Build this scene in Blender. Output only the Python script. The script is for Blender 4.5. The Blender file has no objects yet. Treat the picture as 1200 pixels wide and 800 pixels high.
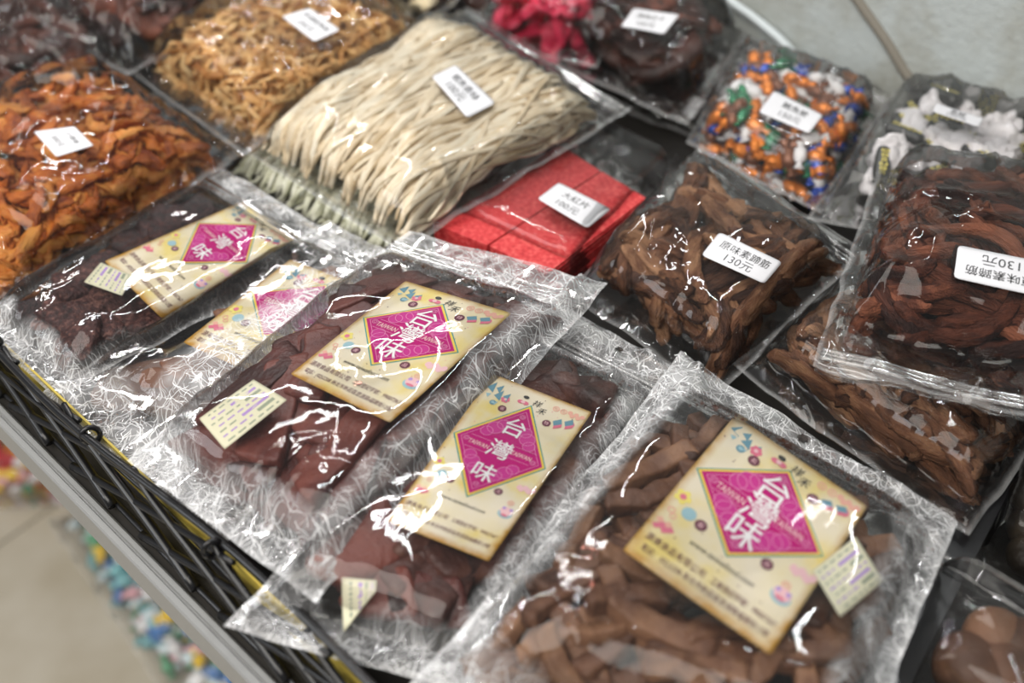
import bpy, math, random
import numpy as np
from mathutils import Vector, Matrix
from mathutils.bvhtree import BVHTree

S = bpy.context.scene
COL = S.collection
RNG = np.random.default_rng(7)
random.seed(7)

# ------------------------------------------------------------------ camera, world, lights, exposure
TABLE = 0.70                        # height of the counter board
EYE = np.array([0.0, 0.0, TABLE + 0.44])
PITCH = math.radians(42)
FPX = 1167.0                        # focal length for a 1200 px wide picture (35 mm lens)
FW = np.array([0, math.cos(PITCH), -math.sin(PITCH)])
UP = np.array([0, math.sin(PITCH), math.cos(PITCH)])
RT = np.array([1.0, 0, 0])

cam_data = bpy.data.cameras.new('camera')
cam = bpy.data.objects.new('camera', cam_data)
COL.objects.link(cam)
cam.location = EYE
cam.rotation_euler = (math.radians(90) - PITCH, 0, 0)
cam_data.sensor_width = 36
cam_data.lens = 36 * FPX / 1200
cam_data.clip_start = 0.01
cam_data.dof.use_dof = True
cam_data.dof.focus_distance = 0.56
cam_data.dof.aperture_fstop = 3.6
S.camera = cam

S.view_settings.view_transform = 'Standard'
S.view_settings.look = 'None'
S.view_settings.gamma = 1
S.view_settings.use_curve_mapping = False
S.view_settings.exposure = 0.0
S.cycles.max_bounces = 14
S.cycles.transparent_max_bounces = 32
S.cycles.caustics_reflective = False
S.cycles.caustics_refractive = False

world = bpy.data.worlds.new('shop_ambience')
S.world = world
world.use_nodes = True
bg = world.node_tree.nodes['Background']
bg.inputs[0].default_value = (0.96, 0.98, 1.0, 1)
bg.inputs[1].default_value = 0.22


def area(name, loc, target, sx, sy, power, color):
    l = bpy.data.lights.new(name, 'AREA')
    l.shape = 'RECTANGLE'
    l.size, l.size_y, l.energy, l.color = sx, sy, power, color
    o = bpy.data.objects.new(name, l)
    COL.objects.link(o)
    o.location = loc
    d = Vector(target) - Vector(loc)
    o.rotation_euler = d.to_track_quat('-Z', 'Y').to_euler()
    return o


# tube lamps of the stall, with extra tubes added for film sparkle, and the daylight of the open shop front on the left
area('tube_lamp', (-0.55, 1.55, TABLE + 1.35), (-0.1, 0.6, TABLE), 1.3, 0.03, 11, (1.0, 0.99, 0.97))
area('tube_lamp', (0.95, 1.35, TABLE + 1.55), (0.1, 0.5, TABLE), 0.03, 1.2, 9, (0.97, 0.99, 1.0))
area('tube_lamp', (-0.1, 0.95, TABLE + 1.5), (0.0, 0.5, TABLE), 0.03, 1.0, 7, (0.97, 0.99, 1.0))
area('overhead_fill', (-0.85, -0.65, TABLE + 1.75), (0.0, 0.5, TABLE), 2.2, 1.5, 56, (1.0, 0.95, 0.88))  # added soft fill behind the camera, brightens without glare on the film
area('shop_front_daylight', (-2.3, -0.3, TABLE + 1.0), (0, 0.5, TABLE), 0.9, 0.9, 16, (0.94, 0.97, 1.0))
area('red_sign_light', (0.25, 2.1, TABLE + 1.3), (0.1, 0.5, TABLE), 0.5, 0.05, 6, (1.0, 0.32, 0.25))


# ------------------------------------------------------------------ helpers
def at(px, py, z=0.0):
    """world point at height z above the counter that the photograph shows at pixel px, py"""
    d = FW * FPX + RT * (px - 600) + UP * (400 - py)
    return EYE + d * ((TABLE + z - EYE[2]) / d[2])


def ray(px, py):
    d = FW * FPX + RT * (px - 600) + UP * (400 - py)
    return EYE, d / np.linalg.norm(d)


def mesh_obj(name, verts, faces, mat=None, parent=None, smooth=True, uv=None, attrs=None):
    me = bpy.data.meshes.new(name)
    verts = np.asarray(verts, dtype=np.float64)
    if isinstance(faces, np.ndarray) and faces.ndim == 2:
        n, k = faces.shape
        me.vertices.add(len(verts))
        me.vertices.foreach_set('co', verts.astype(np.float32).ravel())
        me.loops.add(n * k)
        me.loops.foreach_set('vertex_index', faces.astype(np.int32).ravel())
        me.polygons.add(n)
        me.polygons.foreach_set('loop_start', np.arange(0, n * k, k, dtype=np.int32))
        me.update(calc_edges=True)
    else:
        me.from_pydata([tuple(v) for v in verts], [], [tuple(int(i) for i in f) for f in faces])
    if smooth:
        me.polygons.foreach_set('use_smooth', np.ones(len(me.polygons), dtype=bool))
    if uv is not None:
        lay = me.uv_layers.new(name='UVMap')
        idx = np.empty(len(me.loops), dtype=np.int32)
        me.loops.foreach_get('vertex_index', idx)
        lay.data.foreach_set('uv', np.asarray(uv, dtype=np.float32)[idx].ravel())
    for k, val in (attrs or {}).items():
        a = me.attributes.new(k, 'FLOAT', 'POINT')
        a.data.foreach_set('value', np.asarray(val, dtype=np.float32))
    if mat is not None:
        me.materials.append(mat)
    o = bpy.data.objects.new(name, me)
    COL.objects.link(o)
    if parent is not None:
        o.parent = parent
        o.matrix_parent_inverse = Matrix.Translation(-Vector(parent.location))
    return o


def tag(o, label=None, cat=None, group=None, kind=None):
    for k, v in (('label', label), ('category', cat), ('group', group), ('kind', kind)):
        if v:
            o[k] = v
    return o


def empty(name, loc):
    o = bpy.data.objects.new(name, None)
    COL.objects.link(o)
    o.location = Vector(loc)
    o.empty_display_size = 0.02
    return o


def grid_faces(nu, nv, flip=False):
    """quads of a grid whose vertex index is i*nv + j"""
    i, j = np.meshgrid(np.arange(nu - 1), np.arange(nv - 1), indexing='ij')
    a = (i * nv + j).ravel()
    f = np.stack([a, a + nv, a + nv + 1, a + 1], 1)
    return f[:, ::-1] if flip else f


def hash_noise(x, y, seed):
    """smooth value noise in 2D, about -1..1"""
    xi, yi = np.floor(x).astype(np.int64), np.floor(y).astype(np.int64)
    xf, yf = x - xi, y - yi
    xf, yf = xf * xf * (3 - 2 * xf), yf * yf * (3 - 2 * yf)

    def h(a, b):
        n = (a * 374761393 + b * 668265263 + seed * 974634777) & 0x7fffffff
        n = ((n ^ (n >> 13)) * 1274126177) & 0x7fffffff
        return ((n ^ (n >> 16)) & 0xffff) / 32767.5 - 1
    return (h(xi, yi) * (1 - xf) + h(xi + 1, yi) * xf) * (1 - yf) + (h(xi, yi + 1) * (1 - xf) + h(xi + 1, yi + 1) * xf) * yf


def crumple(x, y, seed, lam, amp):
    """sharp creases of a crinkled film: warped ridges that come and go"""
    r = np.random.default_rng(seed)
    out = np.zeros_like(x)
    for k in range(5):
        a = r.uniform(0, math.pi)
        l = lam * r.uniform(0.6, 1.5)
        ph = (x * math.cos(a) + y * math.sin(a)) / l + 0.55 * hash_noise(x / (lam * 1.6), y / (lam * 1.6), seed * 7 + k) + r.uniform()
        tri = np.abs((ph % 1.0) * 2 - 1)
        m = np.clip(hash_noise(x / (lam * 1.3) + 9 * k, y / (lam * 1.3), seed * 11 + k) * 1.5 + 0.15, 0, 1)
        out += (1 - tri) ** 3.6 * m * amp * (l / lam)
    return out


# ------------------------------------------------------------------ materials
def new_mat(name):
    m = bpy.data.materials.new(name)
    m.use_nodes = True
    nt = m.node_tree
    return m, nt, nt.nodes['Principled BSDF']


def plain(name, color, rough=0.5, metallic=0.0, spec=0.5):
    m, nt, b = new_mat(name)
    b.inputs['Base Color'].default_value = (*color, 1)
    b.inputs['Roughness'].default_value = rough
    b.inputs['Metallic'].default_value = metallic
    b.inputs['Specular IOR Level'].default_value = spec
    return m


def food(name, stops, scale=60, rough=0.5, bump=0.4, bscale=220, stretch=(1, 1, 1), rand=0.35, spec=0.4, detail=4):
    """mottled food: a noise through a colour ramp, shifted a little from piece to piece"""
    m, nt, b = new_mat(name)
    N, L = nt.nodes.new, nt.links.new
    tc = N('ShaderNodeTexCoord')
    oi = N('ShaderNodeObjectInfo')
    mp = N('ShaderNodeMapping')
    mp.inputs['Scale'].default_value = stretch
    L(tc.outputs['Object'], mp.inputs['Vector'])
    no = N('ShaderNodeTexNoise')
    no.noise_dimensions = '4D'
    no.inputs['Scale'].default_value = scale
    no.inputs['Detail'].default_value = detail
    mw = N('ShaderNodeMath'); mw.operation = 'MULTIPLY'; mw.inputs[1].default_value = 37
    L(oi.outputs['Random'], mw.inputs[0])
    L(mw.outputs[0], no.inputs['W'])
    L(mp.outputs[0], no.inputs['Vector'])
    ma = N('ShaderNodeMath'); ma.operation = 'MULTIPLY_ADD'
    ma.inputs[1].default_value = rand
    L(oi.outputs['Random'], ma.inputs[0])
    ms = N('ShaderNodeMath'); ms.operation = 'SUBTRACT'; ms.inputs[1].default_value = rand / 2
    L(no.outputs['Fac'], ms.inputs[0])
    L(ms.outputs[0], ma.inputs[2])
    rp = N('ShaderNodeValToRGB')
    el = rp.color_ramp.elements
    while len(el) < len(stops):
        el.new(0.5)
    for e, (p, c) in zip(el, stops):
        e.position = p
        e.color = (*c, 1)
    L(ma.outputs[0], rp.inputs[0])
    L(rp.outputs[0], b.inputs['Base Color'])
    b.inputs['Roughness'].default_value = rough
    b.inputs['Specular IOR Level'].default_value = spec
    n2 = N('ShaderNodeTexNoise')
    n2.inputs['Scale'].default_value = bscale
    n2.inputs['Detail'].default_value = 3
    L(mp.outputs[0], n2.inputs['Vector'])
    bp = N('ShaderNodeBump')
    bp.inputs['Strength'].default_value = bump
    bp.inputs['Distance'].default_value = 0.002
    L(n2.outputs['Fac'], bp.inputs['Height'])
    L(bp.outputs[0], b.inputs['Normal'])
    return m


def film_material(name, fibres=False, haze=0.01, refl=0.85, rough=0.04, tint=(0.985, 0.985, 0.985), bump=0.05):
    """clear plastic film; FIBRES adds the white printed floss where the vertex attribute 'fib' asks for it"""
    m = bpy.data.materials.new(name)
    m.use_nodes = True
    nt = m.node_tree
    nt.nodes.clear()
    N, L = nt.nodes.new, nt.links.new

    def math_(op, a, b=None, c=None, clamp=False):
        n = N('ShaderNodeMath')
        n.operation = op
        n.use_clamp = clamp
        for i, v in enumerate((a, b, c)):
            if v is None:
                continue
            if isinstance(v, (int, float)):
                n.inputs[i].default_value = v
            else:
                L(v, n.inputs[i])
        return n.outputs[0]
    out = N('ShaderNodeOutputMaterial')
    uv = N('ShaderNodeUVMap')
    noise = N('ShaderNodeTexNoise')
    noise.inputs['Scale'].default_value = 55
    noise.inputs['Detail'].default_value = 3
    noise.inputs['Distortion'].default_value = 0.6
    L(uv.outputs[0], noise.inputs['Vector'])
    bp = N('ShaderNodeBump')
    bp.inputs['Strength'].default_value = bump
    bp.inputs['Distance'].default_value = 0.004
    L(noise.outputs['Fac'], bp.inputs['Height'])
    fr = N('ShaderNodeFresnel')
    fr.inputs['IOR'].default_value = 1.45
    L(bp.outputs[0], fr.inputs['Normal'])
    fac = math_('MULTIPLY', fr.outputs[0], refl, clamp=True)
    tr = N('ShaderNodeBsdfTransparent')
    tr.inputs[0].default_value = (*tint, 1)
    df = N('ShaderNodeBsdfDiffuse')
    df.inputs[0].default_value = (0.9, 0.9, 0.9, 1)
    hz = N('ShaderNodeMixShader')
    rim = N('ShaderNodeAttribute')
    rim.attribute_name = 'rim'
    L(math_('MULTIPLY_ADD', rim.outputs['Fac'], 0.16, haze), hz.inputs[0])
    L(tr.outputs[0], hz.inputs[1])
    L(df.outputs[0], hz.inputs[2])
    gl = N('ShaderNodeBsdfGlossy')
    gl.inputs['Roughness'].default_value = rough
    L(bp.outputs[0], gl.inputs['Normal'])
    last = N('ShaderNodeMixShader')
    L(fac, last.inputs[0])
    L(hz.outputs[0], last.inputs[1])
    L(gl.outputs[0], last.inputs[2])
    res = last.outputs[0]
    if fibres:
        warp = N('ShaderNodeTexNoise')
        warp.inputs['Scale'].default_value = 95
        warp.inputs['Detail'].default_value = 1
        L(uv.outputs[0], warp.inputs['Vector'])
        sub = N('ShaderNodeVectorMath'); sub.operation = 'SUBTRACT'; sub.inputs[1].default_value = (0.5, 0.5, 0.5)
        L(warp.outputs['Color'], sub.inputs[0])
        sc = N('ShaderNodeVectorMath'); sc.operation = 'SCALE'; sc.inputs['Scale'].default_value = 0.008
        L(sub.outputs[0], sc.inputs[0])
        ad = N('ShaderNodeVectorMath'); ad.operation = 'ADD'
        L(uv.outputs[0], ad.inputs[0]); L(sc.outputs[0], ad.inputs[1])
        total = None
        for k, (cells, width) in enumerate(((85, 0.00014), (105, 0.00012), (75, 0.00015), (125, 0.00012), (95, 0.00013), (115, 0.00012), (90, 0.00012), (140, 0.00011))):
            off = N('ShaderNodeVectorMath'); off.operation = 'ADD'; off.inputs[1].default_value = (0.37 * k + 0.013, 0.21 * k, 0)
            L(ad.outputs[0], off.inputs[0])
            vo = N('ShaderNodeTexVoronoi')
            vo.voronoi_dimensions = '2D'
            vo.inputs['Scale'].default_value = cells
            L(off.outputs[0], vo.inputs['Vector'])
            d = N('ShaderNodeVectorMath'); d.operation = 'SUBTRACT'
            L(off.outputs[0], d.inputs[0]); L(vo.outputs['Position'], d.inputs[1])
            sep = N('ShaderNodeSeparateXYZ'); L(d.outputs[0], sep.inputs[0])
            sc2 = N('ShaderNodeSeparateColor'); L(vo.outputs['Color'], sc2.inputs[0])
            ang = math_('MULTIPLY', sc2.outputs[0], 6.2832)
            sn, cs = math_('SINE', ang), math_('COSINE', ang)
            dist = math_('ABSOLUTE', math_('SUBTRACT', math_('MULTIPLY', sep.outputs[0], sn), math_('MULTIPLY', sep.outputs[1], cs)))
            line = math_('SUBTRACT', 1.0, math_('DIVIDE', dist, width * 2), clamp=True)
            keep = math_('MULTIPLY', line, math_('MULTIPLY_ADD', sc2.outputs[1], 0.8, 0.3))
            total = keep if total is None else math_('MAXIMUM', total, keep)
        clump = N('ShaderNodeTexNoise')
        clump.inputs['Scale'].default_value = 50
        clump.inputs['Detail'].default_value = 2
        L(uv.outputs[0], clump.inputs['Vector'])
        cl = math_('MULTIPLY_ADD', clump.outputs['Fac'], 2.6, -0.72, clamp=True)
        at_ = N('ShaderNodeAttribute')
        at_.attribute_name = 'fib'
        veil = math_('MULTIPLY_ADD', cl, 0.30, 0.02)
        f = math_('ADD', math_('MULTIPLY', total, math_('MULTIPLY_ADD', cl, 0.65, 0.40)), veil, clamp=True)
        f = math_('MULTIPLY', f, at_.outputs['Fac'], clamp=True)
        ink = N('ShaderNodeBsdfDiffuse')
        ink.inputs[0].default_value = (0.95, 0.95, 0.96, 1)
        mx = N('ShaderNodeMixShader')
        L(math_('MULTIPLY', f, 0.9), mx.inputs[0])
        L(res, mx.inputs[1])
        L(ink.outputs[0], mx.inputs[2])
        res = mx.outputs[0]
    L(res, out.inputs['Surface'])
    return m


M = {}
M['film_fibre'] = film_material('clear film printed with white floss', fibres=True, haze=0.006)
M['film_clear'] = film_material('clear snack bag film', haze=0.006)
M['film_hazy'] = film_material('hazy snack bag film', haze=0.03)
M['film_back'] = film_material('back sheet film', haze=0.006, refl=0.5, bump=0.05)
M['zip'] = film_material('zip strip plastic', haze=0.16, refl=2.0, rough=0.12)
M['board'] = plain('blackened counter board', (0.02, 0.018, 0.016), 0.6)
M['black'] = plain('black plastic rattan', (0.006, 0.006, 0.007), 0.28)
M['black_matte'] = plain('black crate plastic', (0.006, 0.006, 0.008), 0.5)
M['alu'] = plain('grey aluminium', (0.27, 0.27, 0.265), 0.42, 0.3)
M['yellow'] = plain('yellow card', (0.55, 0.42, 0.07), 0.6)
M['cable'] = plain('white cable', (0.62, 0.68, 0.70), 0.4)
M['sticker'] = plain('white sticker paper', (0.68, 0.68, 0.71), 0.45)
M['ink'] = plain('black ink', (0.012, 0.012, 0.014), 0.5)
M['ink_grey'] = plain('thin grey ink', (0.045, 0.045, 0.05), 0.5)
M['magenta'] = plain('magenta print', (0.50, 0.003, 0.175), 0.45, 0, 0.15)
M['magenta_light'] = plain('light magenta print', (0.58, 0.035, 0.27), 0.45, 0, 0.15)
M['pink_line'] = plain('pale pink print', (0.72, 0.22, 0.44), 0.45, 0, 0.15)
M['teal'] = plain('teal print', (0.02, 0.28, 0.25), 0.35)
M['gold'] = plain('gold yellow print', (0.85, 0.58, 0.06), 0.35)
M['white_print'] = plain('white print', (0.90, 0.87, 0.88), 0.35)
M['maroon'] = plain('maroon print', (0.12, 0.012, 0.04), 0.4)
M['slate'] = plain('slate blue print', (0.12, 0.28, 0.36), 0.4)
M['skyblue'] = plain('pale blue print', (0.32, 0.52, 0.58), 0.4)
M['peach'] = plain('peach print', (0.82, 0.42, 0.32), 0.4)
M['rose'] = plain('rose print', (0.72, 0.16, 0.25), 0.4)
M['lemon'] = plain('lemon print', (0.85, 0.72, 0.16), 0.4)
M['violet'] = plain('violet print', (0.45, 0.28, 0.66), 0.4)
M['sage'] = plain('grey green print', (0.33, 0.37, 0.27), 0.4)
M['pinkish'] = plain('soft pink print', (0.86, 0.52, 0.55), 0.4)


def label_paper():
    m, nt, b = new_mat('cream label paper')
    N, L = nt.nodes.new, nt.links.new
    uv = N('ShaderNodeUVMap')
    n = N('ShaderNodeTexNoise'); n.inputs['Scale'].default_value = 2.2; n.inputs['Detail'].default_value = 3
    L(uv.outputs[0], n.inputs['Vector'])
    r = N('ShaderNodeValToRGB')
    e = r.color_ramp.elements
    e[0].position, e[0].color = 0.36, (0.80, 0.715, 0.55, 1)
    e[1].position, e[1].color = 0.66, (0.79, 0.63, 0.19, 1)
    x = e.new(0.52); x.color = (0.79, 0.69, 0.46, 1)
    L(n.outputs['Fac'], r.inputs[0])
    a = N('ShaderNodeAttribute'); a.attribute_name = 'edge'
    n2 = N('ShaderNodeTexNoise'); n2.inputs['Scale'].default_value = 9; n2.inputs['Detail'].default_value = 5
    L(uv.outputs[0], n2.inputs['Vector'])
    k = N('ShaderNodeMath'); k.operation = 'MULTIPLY_ADD'; k.inputs[1].default_value = 1.7; k.inputs[2].default_value = -0.12
    L(n2.outputs['Fac'], k.inputs[0])
    s = N('ShaderNodeMath'); s.operation = 'MULTIPLY'; s.use_clamp = True
    L(k.outputs[0], s.inputs[0]); L(a.outputs['Fac'], s.inputs[1])
    mix = N('ShaderNodeMix'); mix.data_type = 'RGBA'
    mix.inputs['B'].default_value = (0.52, 0.27, 0.035, 1)
    L(s.outputs[0], mix.inputs['Factor']); L(r.outputs[0], mix.inputs['A'])
    L(mix.outputs['Result'], b.inputs['Base Color'])
    b.inputs['Roughness'].default_value = 0.35
    return m


M['paper'] = label_paper()
M['ing_paper'] = plain('pale ingredient label paper', (0.80, 0.77, 0.56), 0.45)
M['jerky'] = food('reddish brown jerky', [(0.25, (0.035, 0.008, 0.006)), (0.5, (0.092, 0.022, 0.017)), (0.75, (0.165, 0.048, 0.035))], 55, 0.42, 0.5, 330, rand=0.45)
M['dark_crumb'] = food('dark crumbly jerky', [(0.3, (0.012, 0.004, 0.004)), (0.55, (0.055, 0.016, 0.014)), (0.74, (0.20, 0.09, 0.07))], 300, 0.5, 1.0, 520)
M['cocoa'] = food('cocoa brown slab', [(0.25, (0.085, 0.032, 0.015)), (0.55, (0.16, 0.066, 0.034)), (0.8, (0.22, 0.10, 0.055))], 35, 0.5, 0.2, 150)
M['chunk'] = food('dark brown chunk', [(0.3, (0.028, 0.011, 0.009)), (0.55, (0.085, 0.03, 0.022)), (0.8, (0.17, 0.07, 0.04))], 60, 0.45, 0.6, 200)
M['stick'] = food('brown bean curd stick', [(0.25, (0.045, 0.016, 0.007)), (0.5, (0.118, 0.050, 0.025)), (0.78, (0.24, 0.12, 0.062))], 70, 0.55, 0.5, 260)
M['strip'] = food('brown fibrous strip', [(0.28, (0.035, 0.013, 0.007)), (0.5, (0.145, 0.060, 0.029)), (0.75, (0.36, 0.19, 0.10))], 70, 0.62, 1.0, 420, (0.5, 2, 2), 0.4, 0.25)
M['strip_red'] = food('reddish brown fibrous strip', [(0.28, (0.022, 0.006, 0.004)), (0.5, (0.105, 0.028, 0.013)), (0.75, (0.27, 0.09, 0.045))], 70, 0.62, 1.0, 420, (0.5, 2, 2), 0.4, 0.25)
M['orange'] = food('orange squid shred', [(0.2, (0.18, 0.028, 0.003)), (0.48, (0.50, 0.125, 0.012)), (0.8, (0.70, 0.30, 0.06))], 110, 0.45, 1.0, 260, (0.7, 2, 2), 0.4)
M['golden'] = food('golden squid shred', [(0.22, (0.38, 0.15, 0.04)), (0.5, (0.62, 0.33, 0.11)), (0.8, (0.80, 0.56, 0.27))], 60, 0.5, 0.4, 190, (1, 2, 2), 0.5)
M['noodle'] = food('cream fish strip', [(0.2, (0.66, 0.52, 0.33)), (0.5, (0.86, 0.74, 0.55)), (0.8, (0.90, 0.82, 0.65))], 40, 0.5, 0.2, 200, (1, 2, 2), 0.5)
M['noodle_green'] = food('pale greenish fish strip', [(0.2, (0.60, 0.60, 0.42)), (0.5, (0.76, 0.77, 0.60)), (0.8, (0.84, 0.84, 0.71))], 40, 0.5, 0.2, 200, (1, 2, 2), 0.5)
M['red_slab'] = food('red fish sheet', [(0.3, (0.43, 0.018, 0.022)), (0.5, (0.58, 0.036, 0.04)), (0.72, (0.72, 0.11, 0.10))], 330, 0.6, 0.35, 900, rand=0.08, detail=2)
M['dark_meat'] = food('dark dried meat', [(0.3, (0.018, 0.007, 0.005)), (0.55, (0.075, 0.022, 0.013)), (0.8, (0.19, 0.055, 0.03))], 40, 0.5, 0.8, 200)
M['maroon_meat'] = food('maroon dried meat', [(0.3, (0.03, 0.006, 0.009)), (0.55, (0.11, 0.022, 0.028)), (0.8, (0.26, 0.075, 0.055))], 40, 0.5, 0.8, 200)
M['amber_meat'] = food('amber brown dried meat', [(0.3, (0.06, 0.014, 0.006)), (0.55, (0.18, 0.05, 0.018)), (0.8, (0.34, 0.12, 0.04))], 40, 0.5, 0.8, 200)
M['pink_strip'] = food('pink red strip', [(0.3, (0.50, 0.014, 0.05)), (0.55, (0.72, 0.045, 0.11)), (0.8, (0.82, 0.14, 0.21))], 30, 0.45, 0.4, 160)
M['cream_flake'] = food('cream flake', [(0.3, (0.62, 0.46, 0.24)), (0.6, (0.80, 0.69, 0.46)), (0.85, (0.86, 0.78, 0.62))], 40, 0.5, 0.4, 160)
M['tan_flake'] = food('tan flake', [(0.3, (0.40, 0.26, 0.10)), (0.6, (0.58, 0.42, 0.20)), (0.85, (0.7, 0.55, 0.33))], 40, 0.5, 0.4, 160)
M['ball'] = food('brown round bean curd ball', [(0.3, (0.06, 0.026, 0.013)), (0.55, (0.14, 0.064, 0.034)), (0.8, (0.2, 0.10, 0.056))], 30, 0.6, 0.35, 240)
M['dark_ball'] = food('dark round plum', [(0.3, (0.010, 0.007, 0.004)), (0.55, (0.03, 0.02, 0.01)), (0.8, (0.05, 0.035, 0.018))], 30, 0.5, 0.35, 240)
for n, c, r, me in (('foil_orange', (0.80, 0.23, 0.02), 0.28, 0.35), ('foil_blue', (0.02, 0.07, 0.42), 0.25, 0.35), ('foil_green', (0.01, 0.17, 0.07), 0.25, 0.35),
                    ('foil_white', (0.80, 0.78, 0.78), 0.35, 0.0), ('foil_brown', (0.20, 0.07, 0.03), 0.3, 0.3), ('wrap_black', (0.010, 0.011, 0.010), 0.3, 0.0),
                    ('wrap_white', (0.72, 0.69, 0.70), 0.5, 0.0), ('wrap_red', (0.65, 0.03, 0.04), 0.35, 0.0), ('wrap_yellow', (0.86, 0.56, 0.02), 0.35, 0.0),
                    ('wrap_teal', (0.22, 0.52, 0.55), 0.35, 0.0), ('wrap_blue', (0.06, 0.20, 0.50), 0.35, 0.0), ('wrap_pale', (0.66, 0.76, 0.78), 0.35, 0.0),
                    ('wrap_pink', (0.72, 0.38, 0.42), 0.35, 0.0), ('wrap_green', (0.12, 0.38, 0.20), 0.35, 0.0)):
    M[n] = plain(n.replace('_', ' '), c, r, me)


# ------------------------------------------------------------------ the setting
AX = math.radians(-42.5)
E1 = np.array([math.cos(AX), math.sin(AX), 0.0])       # along the counter, towards the right and the viewer
E2 = np.array([-math.sin(AX), math.cos(AX), 0.0])      # across the counter, towards the wall
WALL_P = at(900, 52, 0.055) + E2 * 0.002
WALL_P = np.array([WALL_P[0], WALL_P[1], 0.0])


def tile_mat(name, base, grout, spots, scale, rough, off=(0, 0, 0), rot=0.0):
    m, nt, b = new_mat(name)
    N, L = nt.nodes.new, nt.links.new
    tc = N('ShaderNodeTexCoord')
    mp = N('ShaderNodeMapping')
    mp.inputs['Location'].default_value = off
    mp.inputs['Rotation'].default_value = (0, 0, rot)
    L(tc.outputs['Object'], mp.inputs['Vector'])
    br = N('ShaderNodeTexBrick')
    br.offset = 0.0
    br.inputs['Scale'].default_value = 1
    br.inputs['Brick Width'].default_value = scale
    br.inputs['Row Height'].default_value = scale
    br.inputs['Mortar Size'].default_value = 0.0025
    br.inputs['Mortar Smooth'].default_value = 0.2
    br.inputs['Color1'].default_value = (1, 1, 1, 1)
    br.inputs['Color2'].default_value = (1, 1, 1, 1)
    br.inputs['Mortar'].default_value = (0, 0, 0, 1)
    L(mp.outputs[0], br.inputs['Vector'])
    n = N('ShaderNodeTexNoise'); n.inputs['Scale'].default_value = 7; n.inputs['Detail'].default_value = 5
    L(tc.outputs['Object'], n.inputs['Vector'])
    r = N('ShaderNodeValToRGB')
    r.color_ramp.elements[0].position, r.color_ramp.elements[0].color = 0.3, (*spots, 1)
    r.color_ramp.elements[1].position, r.color_ramp.elements[1].color = 0.62, (*base, 1)
    L(n.outputs['Fac'], r.inputs[0])
    mix = N('ShaderNodeMix'); mix.data_type = 'RGBA'
    mix.inputs['A'].default_value = (*grout, 1)
    L(br.outputs['Color'], mix.inputs['Factor']); L(r.outputs[0], mix.inputs['B'])
    L(mix.outputs['Result'], b.inputs['Base Color'])
    b.inputs['Roughness'].default_value = rough
    return m


def wall_mat(name, base, stain, dark):
    m, nt, b = new_mat(name)
    N, L = nt.nodes.new, nt.links.new
    tc = N('ShaderNodeTexCoord')
    n = N('ShaderNodeTexNoise'); n.inputs['Scale'].default_value = 9; n.inputs['Detail'].default_value = 6; n.inputs['Roughness'].default_value = 0.65
    L(tc.outputs['Object'], n.inputs['Vector'])
    r = N('ShaderNodeValToRGB')
    e = r.color_ramp.elements
    e[0].position, e[0].color = 0.30, (*dark, 1)
    e[1].position, e[1].color = 0.52, (*base, 1)
    x = e.new(0.39); x.color = (*stain, 1)
    L(n.outputs['Fac'], r.inputs[0])
    L(r.outputs[0], b.inputs['Base Color'])
    b.inputs['Roughness'].default_value = 0.6
    n2 = N('ShaderNodeTexNoise'); n2.inputs['Scale'].default_value = 160; n2.inputs['Detail'].default_value = 4
    L(tc.outputs['Object'], n2.inputs['Vector'])
    bp = N('ShaderNodeBump'); bp.inputs['Strength'].default_value = 0.35; bp.inputs['Distance'].default_value = 0.003
    L(n2.outputs['Fac'], bp.inputs['Height']); L(bp.outputs[0], b.inputs['Normal'])
    return m


def prism(path2, z0, z1):
    """upright prism over a convex outline"""
    n = len(path2)
    v = [(x, y, z0) for x, y in path2] + [(x, y, z1) for x, y in path2]
    f = [tuple(range(n))[::-1], tuple(range(n, 2 * n))] + [(i, (i + 1) % n, n + (i + 1) % n, n + i) for i in range(n)]
    return v, f


def box_along(c, la, lb, z0, z1):
    """box centred on c in plan, half sizes la along E1 and lb along E2"""
    c = np.asarray(c)
    p = [c + E1 * sa * la + E2 * sb * lb for sa, sb in ((-1, -1), (1, -1), (1, 1), (-1, 1))]
    return prism([(q[0], q[1]) for q in p], z0, z1)


v, f = box_along(np.array([0.0, 0.9, 0]), 2.6, 2.6, -0.05, 0.0)
grout_dir = math.radians(51.6)
fl = mesh_obj('floor', v, f, tile_mat('beige floor tile', (0.58, 0.53, 0.44), (0.22, 0.19, 0.145), (0.44, 0.38, 0.28), 0.6, 0.4,
              rot=-grout_dir), smooth=False)
tag(fl, kind='structure')
# shift the tiles so that a joint runs where the photograph shows one
gp = at(25, 620, -TABLE)
nrm = np.array([-math.sin(grout_dir), math.cos(grout_dir)])
tng = np.array([math.cos(grout_dir), math.sin(grout_dir)])
for n in fl.data.materials[0].node_tree.nodes:
    if n.type == 'MAPPING':
        n.inputs['Location'].default_value = (0.25 - float(np.dot(gp[:2], tng)), -float(np.dot(gp[:2], nrm)), 0)

wm = wall_mat('grubby white wall', (0.45, 0.49, 0.485), (0.37, 0.385, 0.355), (0.20, 0.19, 0.15))
wc = WALL_P + E2 * 0.03
v, f = box_along(wc, 1.6, 0.03, 0.0, TABLE + 0.55)
tag(mesh_obj('wall_back', v, f, wm, smooth=False), kind='structure')


def on_wall(px, py, off):
    """point on the wall's face, OFF metres in front of it"""
    o, d = ray(px, py)
    p0 = WALL_P - E2 * off
    return o + d * (np.dot(p0 - o, E2) / np.dot(d, E2))


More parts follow.
